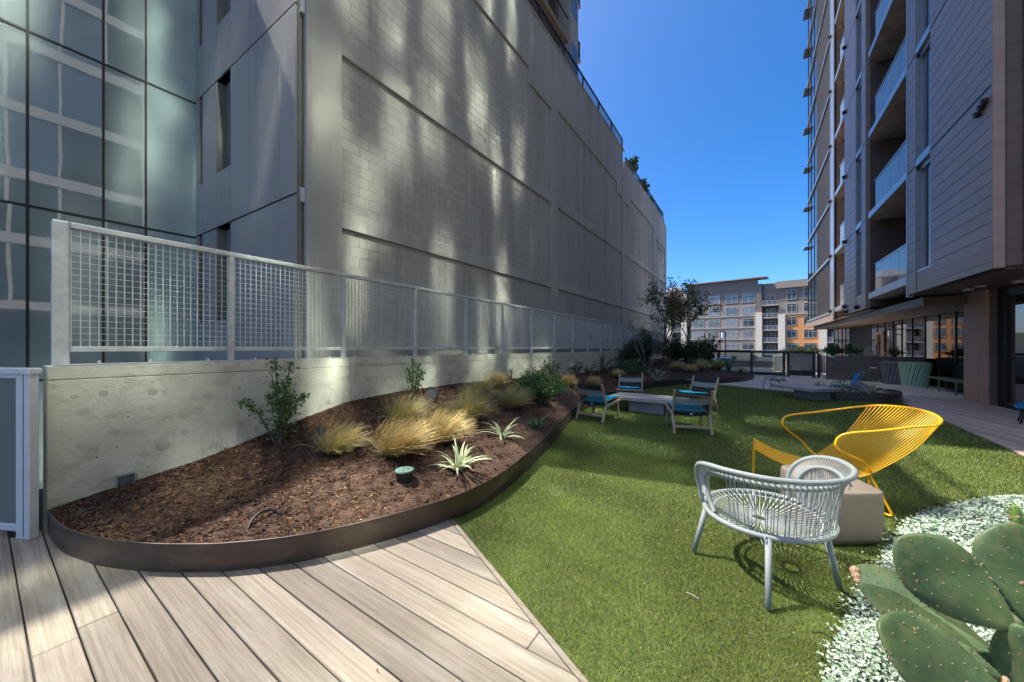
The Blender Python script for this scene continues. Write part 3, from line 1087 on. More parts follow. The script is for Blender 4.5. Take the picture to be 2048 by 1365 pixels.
# ================================================================ BRONZE APARTMENT TOWER (right)
XT = 3.7
t = thing('apartment_tower', 'bronze clad apartment tower with stacked glass balconies on the right', 'building', (4.2, 10.3, 0))
o_ = (4.2, 10.3, 0)
FL = [3.24 + 2.98 * k for k in range(11)]
ZTOP = FL[-1]
crs = [(2.873, 2.998), (3.004, 3.236)]
for k in range(10):
    f0 = FL[k]
    n = 12
    h = 2.98 / n
    for i in range(n):
        crs.append((f0 + i * h + (.05 if (i == 0 and k) else .0), f0 + (i + 1) * h - .013))


def planks(y0, y1, zmax, name='plank'):
    proto = {}
    rest = MB()
    for z0, z1 in crs:
        if z0 < zmax:
            key = round(z1 - z0, 3)
            if key not in proto:
                p = MB().box(-.02, 0, 0, 0, y1 - y0, z1 - z0).build(name, 'bronze_plank', t, bev=0)
                p.location = (XT - o_[0], y0 - o_[1], z0 - o_[2])
                proto[key] = p
            else:
                share(proto[key], name, t, (XT - o_[0], y0 - o_[1], z0 - o_[2]))
        else:
            rest.box(XT - .02, y0, z0, XT, y1, z1)
    if rest.v:
        rest.build('upper_cladding', 'bronze_plank', t, off=o_, kind='stuff')


# sheathing behind the planks
for y0, y1 in ((10.25, 12.99), (13.9, 14.5), (18.93, 19.5), (20.4, 22.55), (25.07, 35.0)):
    MB().box(XT - .009, y0 + .003, 2.88, XT + 1.4, y1 - .003, ZTOP).build('backing_wall', 'black_frame', t, off=o_)
planks(10.32, 12.985, 11.6)
planks(13.905, 14.49, 16)
planks(18.935, 19.495, 14)
planks(20.405, 22.54, 17)
MB().box(XT - .03, 10.235, 2.865, XT + .12, 10.315, ZTOP).build('corner_trim', 'bronze_plank', t, off=o_, bev=.02, seg=2)
MB().box(XT - .03, 14.5, 2.80, XT + .1, 14.56, ZTOP).build('edge_trim', 'alu_trim', t, off=o_)
MB().box(XT - .025, 18.86, 2.86, XT + .1, 18.93, ZTOP).build('edge_trim', 'bronze_plank', t, off=o_)
MB().box(XT - .03, 25.07, 2.86, XT - .002, 26.0, ZTOP).build('edge_panel', 'alu_trim', t, off=o_)
# end wall facing the camera side
zz = 2.9
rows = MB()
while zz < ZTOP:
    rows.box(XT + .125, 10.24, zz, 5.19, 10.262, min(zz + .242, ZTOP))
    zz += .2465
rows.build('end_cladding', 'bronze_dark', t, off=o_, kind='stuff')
MB().box(XT + .125, 10.263, 2.87, 5.19, 10.3, ZTOP).build('end_wall', 'black_frame', t, off=o_)
MB().box(XT + .3, 10.228, 2.88, XT + .31, 10.239, ZTOP).build('panel_joint', 'black_frame', t, off=o_)

# windows in their deep slots
for y0, y1, d in ((12.992, 13.898, .13), (19.502, 20.398, .13)):
    for k in range(10):
        f0, f1 = FL[k] + .2, FL[k + 1] - .14
        w_ = MB()
        w_.box(XT - .01, y0 + .002, f0 - .05, XT + .2, y1 - .002, f0)
        w_.box(XT + .05, y0 + .002, f1, XT + .2, y1 - .002, f1 + .13)
        w_.box(XT - .005, y1 - .06, f0, XT + .13, y1 - .002, f1)
        w_.box(XT + .06, y0 + .002, f0, XT + .13, y0 + .05, f1)
        f = w_.build('window', 'alu_trim', t, off=o_)
        p = MB().box(XT + .10, y0 + .051, f0 + .001, XT + .115, y1 - .061, f1 - .001).build('pane', 'tower_glass', f, off=o_)
        MB().box(XT + .085, y1 - .30, f0 + .001, XT + .125, y1 - .26, f1 - .001).build('sash_bar', 'bronze_dark', f, off=o_)
        MB().box(XT - .02, y0 + .002, f1 + .132, XT + .2, y1 - .002, f0 + 2.98 - .052).build('spandrel', 'alu_trim', t, off=o_)
    MB().box(XT - .005, y0 + .001, 2.873, XT + .1, y1 - .001, FL[0] + .145).build('sill_panel', 'bronze_plank', t, off=o_)

# balconies
R.seed(9)
for y0, y1, yg in ((14.565, 18.855, 17.86), (22.56, 25.06, 23.85)):
    MB().box(XT + 1.5, y0, 2.9, XT + 1.6, y1, ZTOP).build('recess_wall', 'bronze_dark', t, off=o_)
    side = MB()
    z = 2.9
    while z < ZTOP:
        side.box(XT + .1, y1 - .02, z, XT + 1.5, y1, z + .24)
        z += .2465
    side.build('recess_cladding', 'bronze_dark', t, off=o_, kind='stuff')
    for k in range(10):
        z = FL[k] - .07
        yl = y1 - .45 if yg > 17 and yg < 18 else y1 - .3
        MB().prism([(XT - .015, y0), (XT + 1.49, y0), (XT + 1.49, y1 - .021), (XT + .3, y1 - .021), (XT - .015, yl)], z, z + .2).build('balcony_slab', 'slab_concrete', t, off=o_)
        MB().box(XT - .035, y0, z - .01, XT - .017, yl, z + .20).build('slab_edge', 'alu_trim', t, off=o_)
        g_ = MB()
        g_.box(XT + .02, y0 + .02, z + 1.16, XT + .07, yg, z + 1.2)
        MB().box(XT + .02, y0 + .02, z + .215, XT + .06, yg, z + .255).build('shoe_rail', 'alu_trim', t, off=o_)
        gd = g_.build('guard_rail', 'alu_trim', t, off=o_)
        MB().box(XT + .071, yg - .05, z + 1.16, XT + 1.48, yg, z + 1.2).build('return_rail', 'alu_trim', t, off=o_)
        n = 4 if yg < 20 else 1
        for i in range(n):
            ya = y0 + .03 + (yg - .03 - y0) * i / n
            yb = y0 + .03 + (yg - .03 - y0) * (i + 1) / n - .015
            MB().box(XT + .036, ya, z + .256, XT + .048, yb, z + 1.159).build('guard_glass', 'guard_pane', gd, off=o_)
        MB().box(XT + .08, yg - .03, z + .256, XT + 1.47, yg - .018, z + 1.159).build('guard_glass', 'guard_pane', gd, off=o_)
# standing seam siding and the far glazed corner
b = MB()
y = 26.05
while y < 30.4:
    b.box(XT - .02, y, 2.9, XT, y + .3, ZTOP)
    b.box(XT - .05, y + .3, 2.9, XT, y + .325, ZTOP)
    y += .33
b.build('seam_siding', 'siding_metal', t, off=o_, kind='stuff')
for k in range(10):
    z = FL[k]
    MB().box(XT - .10, 26.02, z - .12, XT - .005, 35.1, z).build('floor_fin', 'alu_trim', t, off=o_)
    for ya, yb in ((30.45, 31.9), (31.95, 33.4), (33.45, 35.0)):
        MB().box(XT - .012, ya, z + .02, XT - .001, yb, z + 2.84).build('pane', 'tower_glass', t, off=o_)
        MB().box(XT - .04, yb + .002, z + .02, XT - .001, yb + .048, z + 2.84).build('mullion', 'black_frame', t, off=o_)
    MB().box(XT - .28, 34.6, z + 2.5, XT + .2, 35.7, z + 2.56).build('shade_fin', 'siding_metal', t, off=o_)
    if k < 8:
        for yv, zo in ((25.75, .06), (22.15, -.02)):
            v_ = MB().lathe([(.075, 0), (.085, .02), (.085, .16), (.07, .165)], (XT - .001, yv, z + zo), 10, ax=(-1, 0, -.25))
            v_.build('vent_hood', 'black_frame', t, off=o_, smooth=False)
MB().box(XT - .06, 25.1, 2.72, XT + .03, 36.2, 3.10).build('base_fascia', 'bronze_plank', t, off=o_)
# paired dryer vents on the near panel, and two below
for yv, zv in ((10.72, 5.93), (10.58, 5.99), (10.46, 6.04)):
    MB().lathe([(.055, 0), (.06, .01), (.06, .09), (.048, .095)], (XT - .001, yv, zv), 12, ax=(-1, 0, -.2)).build('vent_hood', 'black_frame', t, off=o_)
for yv, zv in ((20.0, 3.02), (21.9, 2.98)):
    MB().lathe([(.085, 0), (.09, .02), (.09, .14), (.07, .15)], (XT - .001, yv, zv), 10, ax=(-1, 0, -.3)).build('vent_hood', 'black_frame', t, off=o_)
# soffit boards
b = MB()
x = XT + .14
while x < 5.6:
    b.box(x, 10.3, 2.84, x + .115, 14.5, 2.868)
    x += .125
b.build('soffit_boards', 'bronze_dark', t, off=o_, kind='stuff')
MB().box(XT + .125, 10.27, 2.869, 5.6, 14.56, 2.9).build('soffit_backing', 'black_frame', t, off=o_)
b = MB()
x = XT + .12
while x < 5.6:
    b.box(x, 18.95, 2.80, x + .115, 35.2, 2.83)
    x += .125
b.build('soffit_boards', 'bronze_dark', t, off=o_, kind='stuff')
MB().box(XT + .3, 14.57, 2.56, 6.2, 35.0, 2.79).build('soffit_drop', 'planter_steel', t, off=o_)
MB().box(4.3, -9.2, 2.87, 7.5, 10.2, 2.95).build('soffit_near', 'bronze_dark', t, off=o_)
# glazed wing that runs on beside the camera: white floor bands and mullions over blue glass
XG = 5.25
MB().box(XG + .05, -14, 2.96, 12, 10.22, 36).build('wing_core', 'black_void', t, off=o_)
R.seed(33)
z = 2.97
while z < 35.5:
    y = -13.9
    while y < 10.1:
        ya_, yb_ = y + .02, min(y + 1.44, 10.2)
        tz, ty = R.gauss(0, .020), R.gauss(0, .009)      # no two panes of the wing sit quite in one plane, and each is slightly bowed
        bow = R.uniform(.003, .008)
        pb = MB()
        nseg = 6
        kk = []
        for q in range(nseg + 1):
            f = q / nseg
            yy = ya_ + (yb_ - ya_) * f
            xx = XG + .005 + tz * (f - .5) * 1.4 + bow * (1 - (2 * f - 1) ** 2)
            kk.append(pb.add([(xx - ty, yy, z + .5), (xx + ty, yy, z + 3.05)]))
        for q in range(nseg):
            pb.face(kk[q], kk[q] + 1, kk[q + 1] + 1, kk[q + 1])
        pb.build('wing_pane', 'wing_glass', t, off=o_, smooth=True)
        y += 1.48
    MB().box(XG - .10, -14, z, XG + .04, 10.21, z + .49).build('wing_band', 'white_frame', t, off=o_)
    z += 3.06
y = -13.9
while y < 10.2:
    MB().box(XG - .07, y - .075, 3.0, XG - .03, y + .035, 35.8).build('wing_mullion', 'white_frame', t, off=o_)
    y += 1.48
MB().box(5.7, 10.32, 2.9, 12, 35, ZTOP).build('tower_core', 'black_frame', t, off=o_)

# ---- column and shopfront
t = thing('cladding_column', 'rust brown metal clad column standing under the tower overhang', 'column', (4.95, 14.25, 0))
MB().box(4.80, 13.72, 0, 5.06, 14.79, 2.835).build('sheet_casing', 'rusty_steel', t, off=(4.95, 14.25, 0), bev=.006)
MB().box(4.86, 13.705, 0, 5.03, 13.719, 2.835).build('end_plate', 'bronze_dark', t, off=(4.95, 14.25, 0))

t = thing('shopfront', 'dark mirror glass shopfront under the tower overhang', 'shopfront', (5.53, 18, 0))
o_ = (5.53, 18, 0)
MB().box(4.99, -9.1, 0, 5.12, -9.02, 2.86).build('frame', 'black_frame', t, off=o_)
for ya, yb in ((-9.0, -5.8), (-5.7, -1.9), (-1.8, 2.0), (2.1, 6.0), (6.1, 9.4), (9.5, 13.45)):
    MB().box(5.03, ya, .13, 5.05, yb, 2.62).build('pane', 'shop_glass', t, off=o_)
for ya, yb in ((-5.79, -5.71), (-1.89, -1.81), (2.01, 2.09), (6.01, 6.09), (9.41, 9.49), (13.46, 13.70)):
    MB().box(4.98, ya, 0, 5.1, yb, 2.86).build('mullion', 'black_frame', t, off=o_)
MB().box(4.985, -9.0, .001, 5.1, 13.45, .12).build('bottom_rail', 'black_frame', t, off=o_)
MB().box(4.985, -9.0, 2.63, 5.1, 13.45, 2.859).build('header', 'black_frame', t, off=o_)
ml = [14.9, 16.3, 17.53, 18.75, 19.96, 21.24, 22.45, 23.63, 24.82, 26.06, 27.26]
for a, b in zip(ml, ml[1:]):
    MB().box(5.53, a + .035, .04, 5.55, b - .035, 2.50).build('pane', 'shop_glass', t, off=o_)
for y in ml:
    MB().box(5.505, y - .028, 0, 5.56, y + .028, 2.555).build('mullion', 'black_frame', t, off=o_)
MB().box(5.46, 14.9, 0, 5.529, 27.26, .039).build('threshold', 'black_frame', t, off=o_)
d = MB()
d.box(5.44, 24.86, .05, 5.50, 24.95, 2.1).box(5.44, 25.9, .05, 5.50, 26.0, 2.1).box(5.44, 24.95, 1.98, 5.50, 25.9, 2.1)
dd = d.build('door', 'rusty_steel', t, off=o_)
MB().box(5.40, 25.72, .8, 5.435, 25.76, 1.5).build('handle', 'black_steel', dd, off=o_)
MB().box(5.50, 27.3, 0, 5.8, 32.2, 2.555).build('recess_wall', 'black_void', t, off=o_)
for ya, yb in ((32.25, 33.4), (33.45, 34.6), (34.65, 36), (36.05, 37.5)):
    MB().box(5.53, ya, .05, 5.55, yb, 2.55).build('pane', 'shop_glass', t, off=o_)
    MB().box(5.5, yb, .0, 5.56, yb + .05, 2.55).build('mullion', 'black_frame', t, off=o_)

# ---- domes under the soffit
def dome(name, label, x, y, z):
    q = thing(name, label, 'security camera', (x, y, z), group='dome cameras under the overhang')
    MB().lathe([(.085, 0), (.085, -.05), (.078, -.062)], (0, 0, 0), 16).build('housing', 'camera_cream', q, smooth=False)
    MB().lathe([(.058, -.0625), (.054, -.09), (.036, -.112), (.012, -.12)], (0, 0, 0), 14).build('dome', 'black_plastic', q, smooth=True)
dome('dome_camera', 'cream dome camera hanging lowest in front of the brown column top', 4.42, 13.40, 2.84)
dome('dome_camera', 'dark dome camera above the near mirror glass, right of the column', 4.72, 12.2, 2.84)
q = thing('ceiling_light', 'round cream light fixture on the soffit just behind the dome camera', 'light fixture', (4.42, 12.85, 2.84))
MB().lathe([(.09, 0), (.09, -.02), (.07, -.035), (.02, -.04)], (0, 0, 0), 16).build('diffuser', 'camera_cream', q)

# ================================================================ FAR APARTMENTS ACROSS THE STREET
AL = rad(-9)
P0 = Vector((0, 103.3, -1.6))
t = thing('far_apartments', 'five storey apartment building in grey siding, cream and orange brick across the street', 'apartment building', P0, AL)


def fb(u0, u1, z0, z1, d0=0.0, d1=3.0):
    return MB().box(u0, d0, z0 + 1.6, u1, d1, z1 + 1.6)


def win(u0, u1, z0, z1, d, gl='flat_glass', n=2, transom=True):
    f = MB()
    f.box(u0 - .09, d - .07, z0 + 1.5, u1 + .09, d + .05, z0 + 1.6)
    f.box(u0 - .09, d - .05, z1 + 1.6, u1 + .09, d + .05, z1 + 1.7)
    f.box(u0 - .09, d - .05, z0 + 1.6, u0, d + .05, z1 + 1.6).box(u1, d - .05, z0 + 1.6, u1 + .09, d + .05, z1 + 1.6)
    for i in range(1, n):
        u = u0 + (u1 - u0) * i / n
        f.box(u - .035, d - .04, z0 + 1.6, u + .035, d + .05, z1 + 1.6)
    if transom:
        zt_ = z0 + (z1 - z0) * .74 + 1.6
        f.box(u0, d - .045, zt_, u1, d + .05, zt_ + .07)
    w_ = f.build('window', 'pale_trim', t)
    MB().quad((u0, d - .012, z0 + 1.6), (u1, d - .012, z0 + 1.6), (u1, d - .012, z1 + 1.6), (u0, d - .012, z1 + 1.6)).build('pane', gl, w_)


rowz = [(11.6, 13.6), (8.7, 10.5), (5.75, 7.5), (2.95, 4.6), (.2, 1.6)]
R.seed(12)
# grey central block
fb(-14.2, 1.2, 11.0, 17.0).build('upper_wall', 'dark_siding', t)
fb(-14.2, 1.2, -1.6, 10.99).build('wall', 'mid_siding', t)
fb(-14.9, 3.4, 17.02, 17.24, -.95, 3).build('roof', 'mid_siding', t)
for z in (8.15, 5.3, 2.5):
    fb(-14.2, 1.25, z, z + .22, -.14, -.01).build('ledge', 'pale_trim', t)
for u0, u1 in ((-12.5, -10.1), (-9.0, -6.45), (-5.05, -2.6), (-1.55, .9)):
    for i, (z0, z1) in enumerate(rowz):
        win(u0, u1, z0, z1, -.02, 'blind_glass' if R.random() < .55 else 'flat_glass')
fb(1.21, 2.36, 8.9, 15.7, -.25, 3).build('pier_upper', 'dark_siding', t)
fb(1.21, 2.45, -1.6, 8.89, -.6, 3).build('pilaster', 'cream_stucco', t)
def balcony_stack(u0, u1):
    fb(u0, u1, 10.6, 15.6, .3, 3).build('upper_wall', 'dark_siding', t)
    fb(u0, u1, -1.6, 10.59, 1.2, 3).build('recess_wall', 'recess_brown', t)
    for i, z in enumerate((10.5, 7.55, 4.7, 1.85, -1.0)):
        fb(u0, u1, z - .14, z + .1, -.45, 1.19).build('balcony_slab', 'pale_trim', t)
        f = MB()
        f.box(u0 + .02, -.42, z + 2.6, u1 - .02, -.36, z + 2.68)
        for j in range(4):
            u = u0 + .05 + (u1 - u0 - .1) * j / 3
            f.box(u - .035, -.41, z + 1.71, u + .035, -.35, z + 2.6)
        fr = f.build('balcony_rail', 'pale_trim', t)
        MB().box(u0 + .1, -.385, z + 1.8, u1 - .1, -.375, z + 2.55).build('rail_panel', 'smoked_pane', fr)
        win(u0 + .75, u1 - .75, z + .2, z + 2.1, 1.18 if z < 10 else .28, 'flat_glass')
balcony_stack(2.46, 5.48)
def brick_block(u0, u1, cols_, top=16.0):
    fb(u0 - 1.3, u1 + 1.3, 8.35, 14.2, .1, 3).build('upper_wall', 'dark_siding', t)
    fb(u0 - 1.3, u1 + 1.3, 8.36, 11.0, .06, 3).build('middle_wall', 'mid_siding', t)
    fb(u0 - 1.6, u1 + 1.4, 14.21, 15.8, -.38, 3).build('cornice', 'mid_siding', t)
    fb(u0 - 1.35, u1 + 1.3, 8.1, 8.34, -.16, 3).build('ledge', 'pale_trim', t)
    fb(u0, u1, -1.6, 8.09).build('brick_wall', 'orange_brick', t)
    fb(u0 - 1.28, u0 - .01, -1.6, 8.09, -.5, 3).build('pilaster', 'cream_stucco', t)
    fb(u1 + .01, u1 + 1.3, -1.6, 8.09, -.5, 3).build('pilaster', 'cream_stucco', t)
    for a, b in cols_:
        for i, (z0, z1) in enumerate(rowz):
            win(a, b, z0, z1, .03 if i < 2 else -.02, 'flat_glass', n=3 if b - a > 2.2 else 2)
brick_block(6.78, 12.6, ((7.1, 8.75), (10.1, 12.3)))
balcony_stack(13.95, 16.6)
fb(16.7, 30, -1.6, 15).build('wall', 'mid_siding', t)
# mirrored bays that run on behind the concrete building (the shopfront reflects them)
fb(-15.6, -14.21, -1.6, 15.4, -.4, 3).build('pilaster', 'cream_stucco', t)
balcony_stack(-18.2, -15.61)
brick_block(-25.0, -19.5, ((-24.6, -22.6), (-21.6, -20.0)))
MB().hexa([(-19.5, .5, 17.3), (-14.9, .5, 17.3), (-14.9, 3, 17.3), (-19.5, 3, 17.3), (-19.5, .5, 18.6), (-16.6, .5, 18.8), (-16.6, 3, 18.8), (-19.5, 3, 18.6)]).build('roof_plant_screen', 'roof_white', t)
# ================================================================ LOUNGE CHAIRS AROUND THE LOW TABLE
def lounge_chair():
    t = thing('lounge_chair', 'x', 'chair')
    for s in (-1, 1):
        x = s * .285
        f = MB()
        f.bar((x, -.045, .735), (x, .145, .30), .034, .045, up=(0, 1, 0))
        f.build('back_post', 'teak', t, bev=.006)
        f = MB()
        f.bar((x, .145, .315), (x, -.02, 0), .034, .052, up=(0, 1, 0))
        f.build('leg', 'teak', t, bev=.006)
        f = MB()
        f.bar((x, .12, .28), (x, .80, .375), .034, .05)
        f.build('seat_rail', 'teak', t, bev=.006)
        f = MB()
        f.bar((x, .60, .335), (x, .69, 0), .034, .045, up=(0, 1, 0))
        f.build('leg', 'teak', t, bev=.006)
    MB().bar((-.27, .045, .115), (.27, .045, .115), .03, .045).build('stretcher', 'teak', t, bev=.004)
    MB().bar((-.30, .80, .372), (.30, .80, .372), .04, .036).build('front_rail', 'teak', t, bev=.006)
    # the sling is woven in stripes: black and grey bands up the back
    def band(z0, z1, mat, sag=.022):
        b = MB()
        n = 8
        P = []
        for i in range(n + 1):
            u = -1 + 2 * i / n
            sg = sag * (1 - u * u)
            for z in (z0, z1):
                y = .145 - (z - .30) / .435 * .19
                P.append((u * .268, y - sg, z - .4 * sg))
        k = b.add(P)
        for i in range(n):
            b.face(k + 2 * i, k + 2 * i + 2, k + 2 * i + 3, k + 2 * i + 1)
        b.build('sling_band', mat, t, smooth=True)
    band(.300, .405, 'sling_black', .03)
    band(.408, .50, 'sling_black', .028)
    band(.503, .605, 'sling_grey', .026)
    band(.608, .705, 'sling_black', .022)
    b = MB()
    n = 6
    P = []
    for i in range(n + 1):
        u = -1 + 2 * i / n
        sg = .03 * (1 - u * u)
        for y in (.15, .79):
            P.append((u * .268, y, .30 + (y - .12) * .14 - sg))
    k = b.add(P)
    for i in range(n):
        b.face(k + 2 * i, k + 2 * i + 2, k + 2 * i + 3, k + 2 * i + 1)
    b.build('seat_sling', 'sling_black', t, smooth=True)
    MB().box(-.02, .085, .31, .02, .088, .335).build('care_tag', 'white_plastic', t)
    return t


def cushion(name, label, loc, rz):
    t = thing(name, label, 'cushion', loc, rz, 'turquoise cushions on the lounge chairs')
    n = 12
    vs, fs = [], []
    for side in (1, -1):
        for i in range(n + 1):
            for j in range(n + 1):
                u, v = -1 + 2 * i / n, -1 + 2 * j / n
                h = .045 * (max(0, (1 - abs(u) ** 3) * (1 - abs(v) ** 3))) ** .4
                h *= 1 + .12 * math.sin(5 * u + 3 * v)
                k = 1 - .04 * (abs(u * v))
                y = .17 + (v + 1) * .26
                vs.append((u * .255 * k, y, .365 + (y - .17) * .135 + side * h - .03 * (1 - u * u)))
    m = (n + 1) ** 2
    for i in range(n):
        for j in range(n):
            a = i * (n + 1) + j
            fs.append((a, a + n + 1, a + n + 2, a + 1))
            fs.append((m + a, m + a + 1, m + a + n + 2, m + a + n + 1))
    raw('cushion_body', vs, fs, 'turquoise_cloth', t, smooth=True)
    for s in (-1, 1):
        b = MB()
        b.tube(spline([(s * .25, .18, .35), (s * .29, .12, .335), (s * .31, .10, .28), (s * .30, .07, .20), (s * .31, .08, .15)], 4), .006, 5)
        b.build('tie', 'turquoise_cloth', t, smooth=True)
    return t


ch0 = lounge_chair()
spots = [(-2.60, 6.63, -8, 'teak lounge chair backed against the bed edging, left of the low cement table'),
         (-.785, 6.56, 20, 'teak lounge chair with its striped back to the camera, closest to the camera of four'),
         (-2.62, 9.60, 192, 'teak lounge chair facing the camera beyond the low table, beside the mulch bed'),
         (-.875, 9.42, 157, 'teak lounge chair behind the nearest striped chair, at the right end of the table')]
cl = ['turquoise cushion on the left lounge chair, seen through its black sling back',
      'turquoise cushion on the nearest lounge chair, its ties hanging at the back corners',
      'turquoise cushion on the lounge chair facing the camera beyond the table',
      'turquoise cushion mostly hidden behind the nearest chair, on the chair right of the table']
for i, (x, y, a, lab) in enumerate(spots):
    o = ch0 if i == 0 else copy_tree(ch0)
    o.location = (x, y, 0)
    o.rotation_euler = (0, 0, rad(a))
    props(o, lab, 'chair', 'teak lounge chairs around the low table')
    cushion('seat_cushion', cl[i], (x, y, 0), rad(a))


def slab_table(label, c, rz, L, W, z, th, bl, bw, boff=(0, 0)):
    t = thing('low_table', label, 'table', (c[0], c[1], 0), rz, 'low cement tables on the turf')
    MB().box(-L / 2, -W / 2, z - th, L / 2, W / 2, z).build('table_top', 'table_cement', t, bev=.008, seg=2)
    MB().box(boff[0] - bl / 2, boff[1] - bw / 2, -.01, boff[0] + bl / 2, boff[1] + bw / 2, z - th).build('pedestal', 'table_cement', t, bev=.006)
    return t


slab_table('low grey cement table between the four teak lounge chairs', (-1.88, 8.27), rad(-4), 1.52, .70, .335, .085, .74, .34)
slab_table('low grey cement table beside the green wire chairs and small round planter', (1.25, 12.68), rad(-47), 1.25, .88, .335, .085, .62, .5, (.03, .2))

# ================================================================ GREEN WIRE CHAIRS
def wire_chair():
    t = thing('wire_chair', 'x', 'chair')
    r = .0105
    for s in (-1, 1):
        side = spline([(s * .30, .28, 0), (s * .30, .24, .36), (s * .31, .18, .42), (s * .31, -.05, .47), (s * .30, -.16, .58), (s * .27, -.27, .74)], 5)
        MB().tube(side, r, 6).build('arm_frame', 'green_steel', t, smooth=True)
        MB().tube(spline([(s * .29, -.08, .38), (s * .30, -.20, .20), (s * .31, -.27, 0)], 4), r, 6).build('leg', 'green_steel', t, smooth=True)
        MB().tube([(s * .29, .23, .37), (s * .28, -.16, .345)], r, 6).build('seat_rail', 'green_steel', t, smooth=True)
    MB().tube(spline([(-.27, -.27, .74), (-.20, -.30, .765), (.20, -.30, .765), (.27, -.27, .74)], 5), r, 6).build('back_rail', 'green_steel', t, smooth=True)
    w_ = MB()
    for i in range(11):
        y = .23 - .036 * i
        w_.tube([(-.285, y, .37 - .006 * i / 1.1), (0, y, .355 - .006 * i / 1.1), (.285, y, .37 - .006 * i / 1.1)], .0065, 5)
    for i in range(9):
        k = i / 8
        y, z = -.17 - .11 * k, .36 + .37 * k
        w_.tube([(-.285 + .01 * k, y, z), (0, y - .02, z), (.285 - .01 * k, y, z)], .0065, 5)
    w_.build('seat_wires', 'green_steel', t)
    return t


wc = wire_chair()
for i, (x, y, a, lab) in enumerate([(2.15, 12.95, 98, 'dark green wire chair with a blue pad hung on its back'),
                                    (.72, 14.25, 70, 'dark green wire chair on the pavement edge behind the right cement table')]):
    o = wc if i == 0 else copy_tree(wc)
    o.location = (x, y, 0)
    o.rotation_euler = (0, 0, rad(a))
    props(o, lab, 'chair', 'green wire chairs')
t = thing('back_pad', 'bright blue pad hung on the back of a green wire chair', 'pad', (2.15, 12.95, 0), rad(98))
b = MB()
b.hexa([(-.02, -.165, .44), (.24, -.165, .42), (.24, -.150, .42), (-.02, -.150, .44), (-.05, -.275, .705), (.22, -.275, .69), (.22, -.258, .69), (-.05, -.258, .705)])
b.build('pad_body', 'blue_plastic', t, bev=.004)
b = MB()
for i in range(5):
    k = (i + .5) / 5
    b.bar((-.02 - .03 * k, -.148 - .108 * k, .445 + .255 * k), (.24 - .02 * k, -.148 - .108 * k, .425 + .255 * k), .006, .006)
b.build('seam', 'blue_cord', t)

# blue cord chair at the right edge of the picture
t = thing('cord_chair', 'blue cord chair with black legs cut off by the right edge, by the mirror glass', 'chair', (4.62, 10.9, 0))
rim = [(.42 * math.cos(a), .38 * math.sin(a), .46 + .16 * math.cos(a)) for a in [2 * math.pi * i / 28 for i in range(28)]]
MB().tube(rim, .016, 7, closed=True).build('rim', 'blue_cord', t, smooth=True)
b = MB()
ring = [(.05 * math.cos(a) - .02, .05 * math.sin(a), .33) for a in [2 * math.pi * i / 56 for i in range(56)]]
for i in range(56):
    a = 2 * math.pi * i / 56
    p = Vector((.42 * math.cos(a), .38 * math.sin(a), .46 + .16 * math.cos(a)))
    q = Vector(ring[i])
    b.tube([p, p.lerp(q, .5) - Vector((0, 0, .05)), q], .008, 4, cap=False)
b.build('cord_weave', 'blue_cord', t)
for x, y in ((-.42, -.08), (-.3, .30), (.32, -.28), (.32, .28)):
    MB().tube([(x * .75, y * .75, .40), (x, y, 0)], .013, 6).build('leg', 'black_steel', t, smooth=True)

# ================================================================ BINS AND BENCH
def bin_(label, x, y, mat, rz):
    t = thing('litter_bin', label, 'bin', (x, y, 0), rz, 'slatted litter bins by the planter wall')
    MB().lathe([(.30, .01), (.385, .78)], (0, 0, 0), 28).build('liner', 'black_plastic', t)
    MB().lathe([(.40, .785), (.405, .80), (.39, .835), (.15, .85)], (0, 0, 0), 28).build('lid', mat, t)
    n = 22
    tw = .42
    proto = None
    for i in range(n):
        a = 2 * math.pi * i / n
        if proto is None:
            b = MB()
            P = []
            for q, (r, z, da) in enumerate(((.32, .0, 0), (.36, .40, tw * .5), (.41, .785, tw))):
                for d, rr in ((-.125, r), (.125, r), (.115, r + .014), (-.115, r + .014)):
                    aa = da + d * (1.0)
                    P.append((rr * math.cos(aa), rr * math.sin(aa), z))
            k = b.add(P)
            for q in range(2):
                for j in range(4):
                    j2 = (j + 1) % 4
                    b.face(k + q * 4 + j, k + q * 4 + j2, k + q * 4 + 4 + j2, k + q * 4 + 4 + j)
            b.face(k + 3, k + 2, k + 1, k)
            b.face(k + 8, k + 9, k + 10, k + 11)
            proto = b.build('slat', mat, t)
        else:
            share(proto, 'slat', t, (0, 0, 0), (0, 0, a))
    return t


bin_('pale green litter bin of slanted slats by the dark planter wall', 4.90, 18.62, 'bin_green', .3)
bin_('grey litter bin of slanted slats tucked behind the pale green bin', 4.52, 19.05, 'bin_grey', 0)

t = thing('garden_bench', 'small olive metal bench between the bins and the brown column', 'bench', (5.12, 16.6, 0))
b = MB()
for i in range(6):
    x = -.17 + .068 * i
    b.box(x, -1.05, .405, x + .05, 1.05, .42)
b.build('seat_slats', 'olive_steel', t)
for y in (-1.03, 1.03):
    MB().box(-.19, y - .02, .375, .21, y + .02, .404).build('end_rail', 'olive_steel', t, bev=.006)
for x in (-.18, .19):
    MB().box(x - .012, -1.01, .378, x + .012, 1.01, .403).build('side_rail', 'olive_steel', t)
for x in (-.19, .20):
    for y in (-.98, .98, .14):
        MB().tube([(x, y, .376), (x * 1.05, y, 0)], .016, 8).build('leg', 'olive_steel', t, smooth=True)

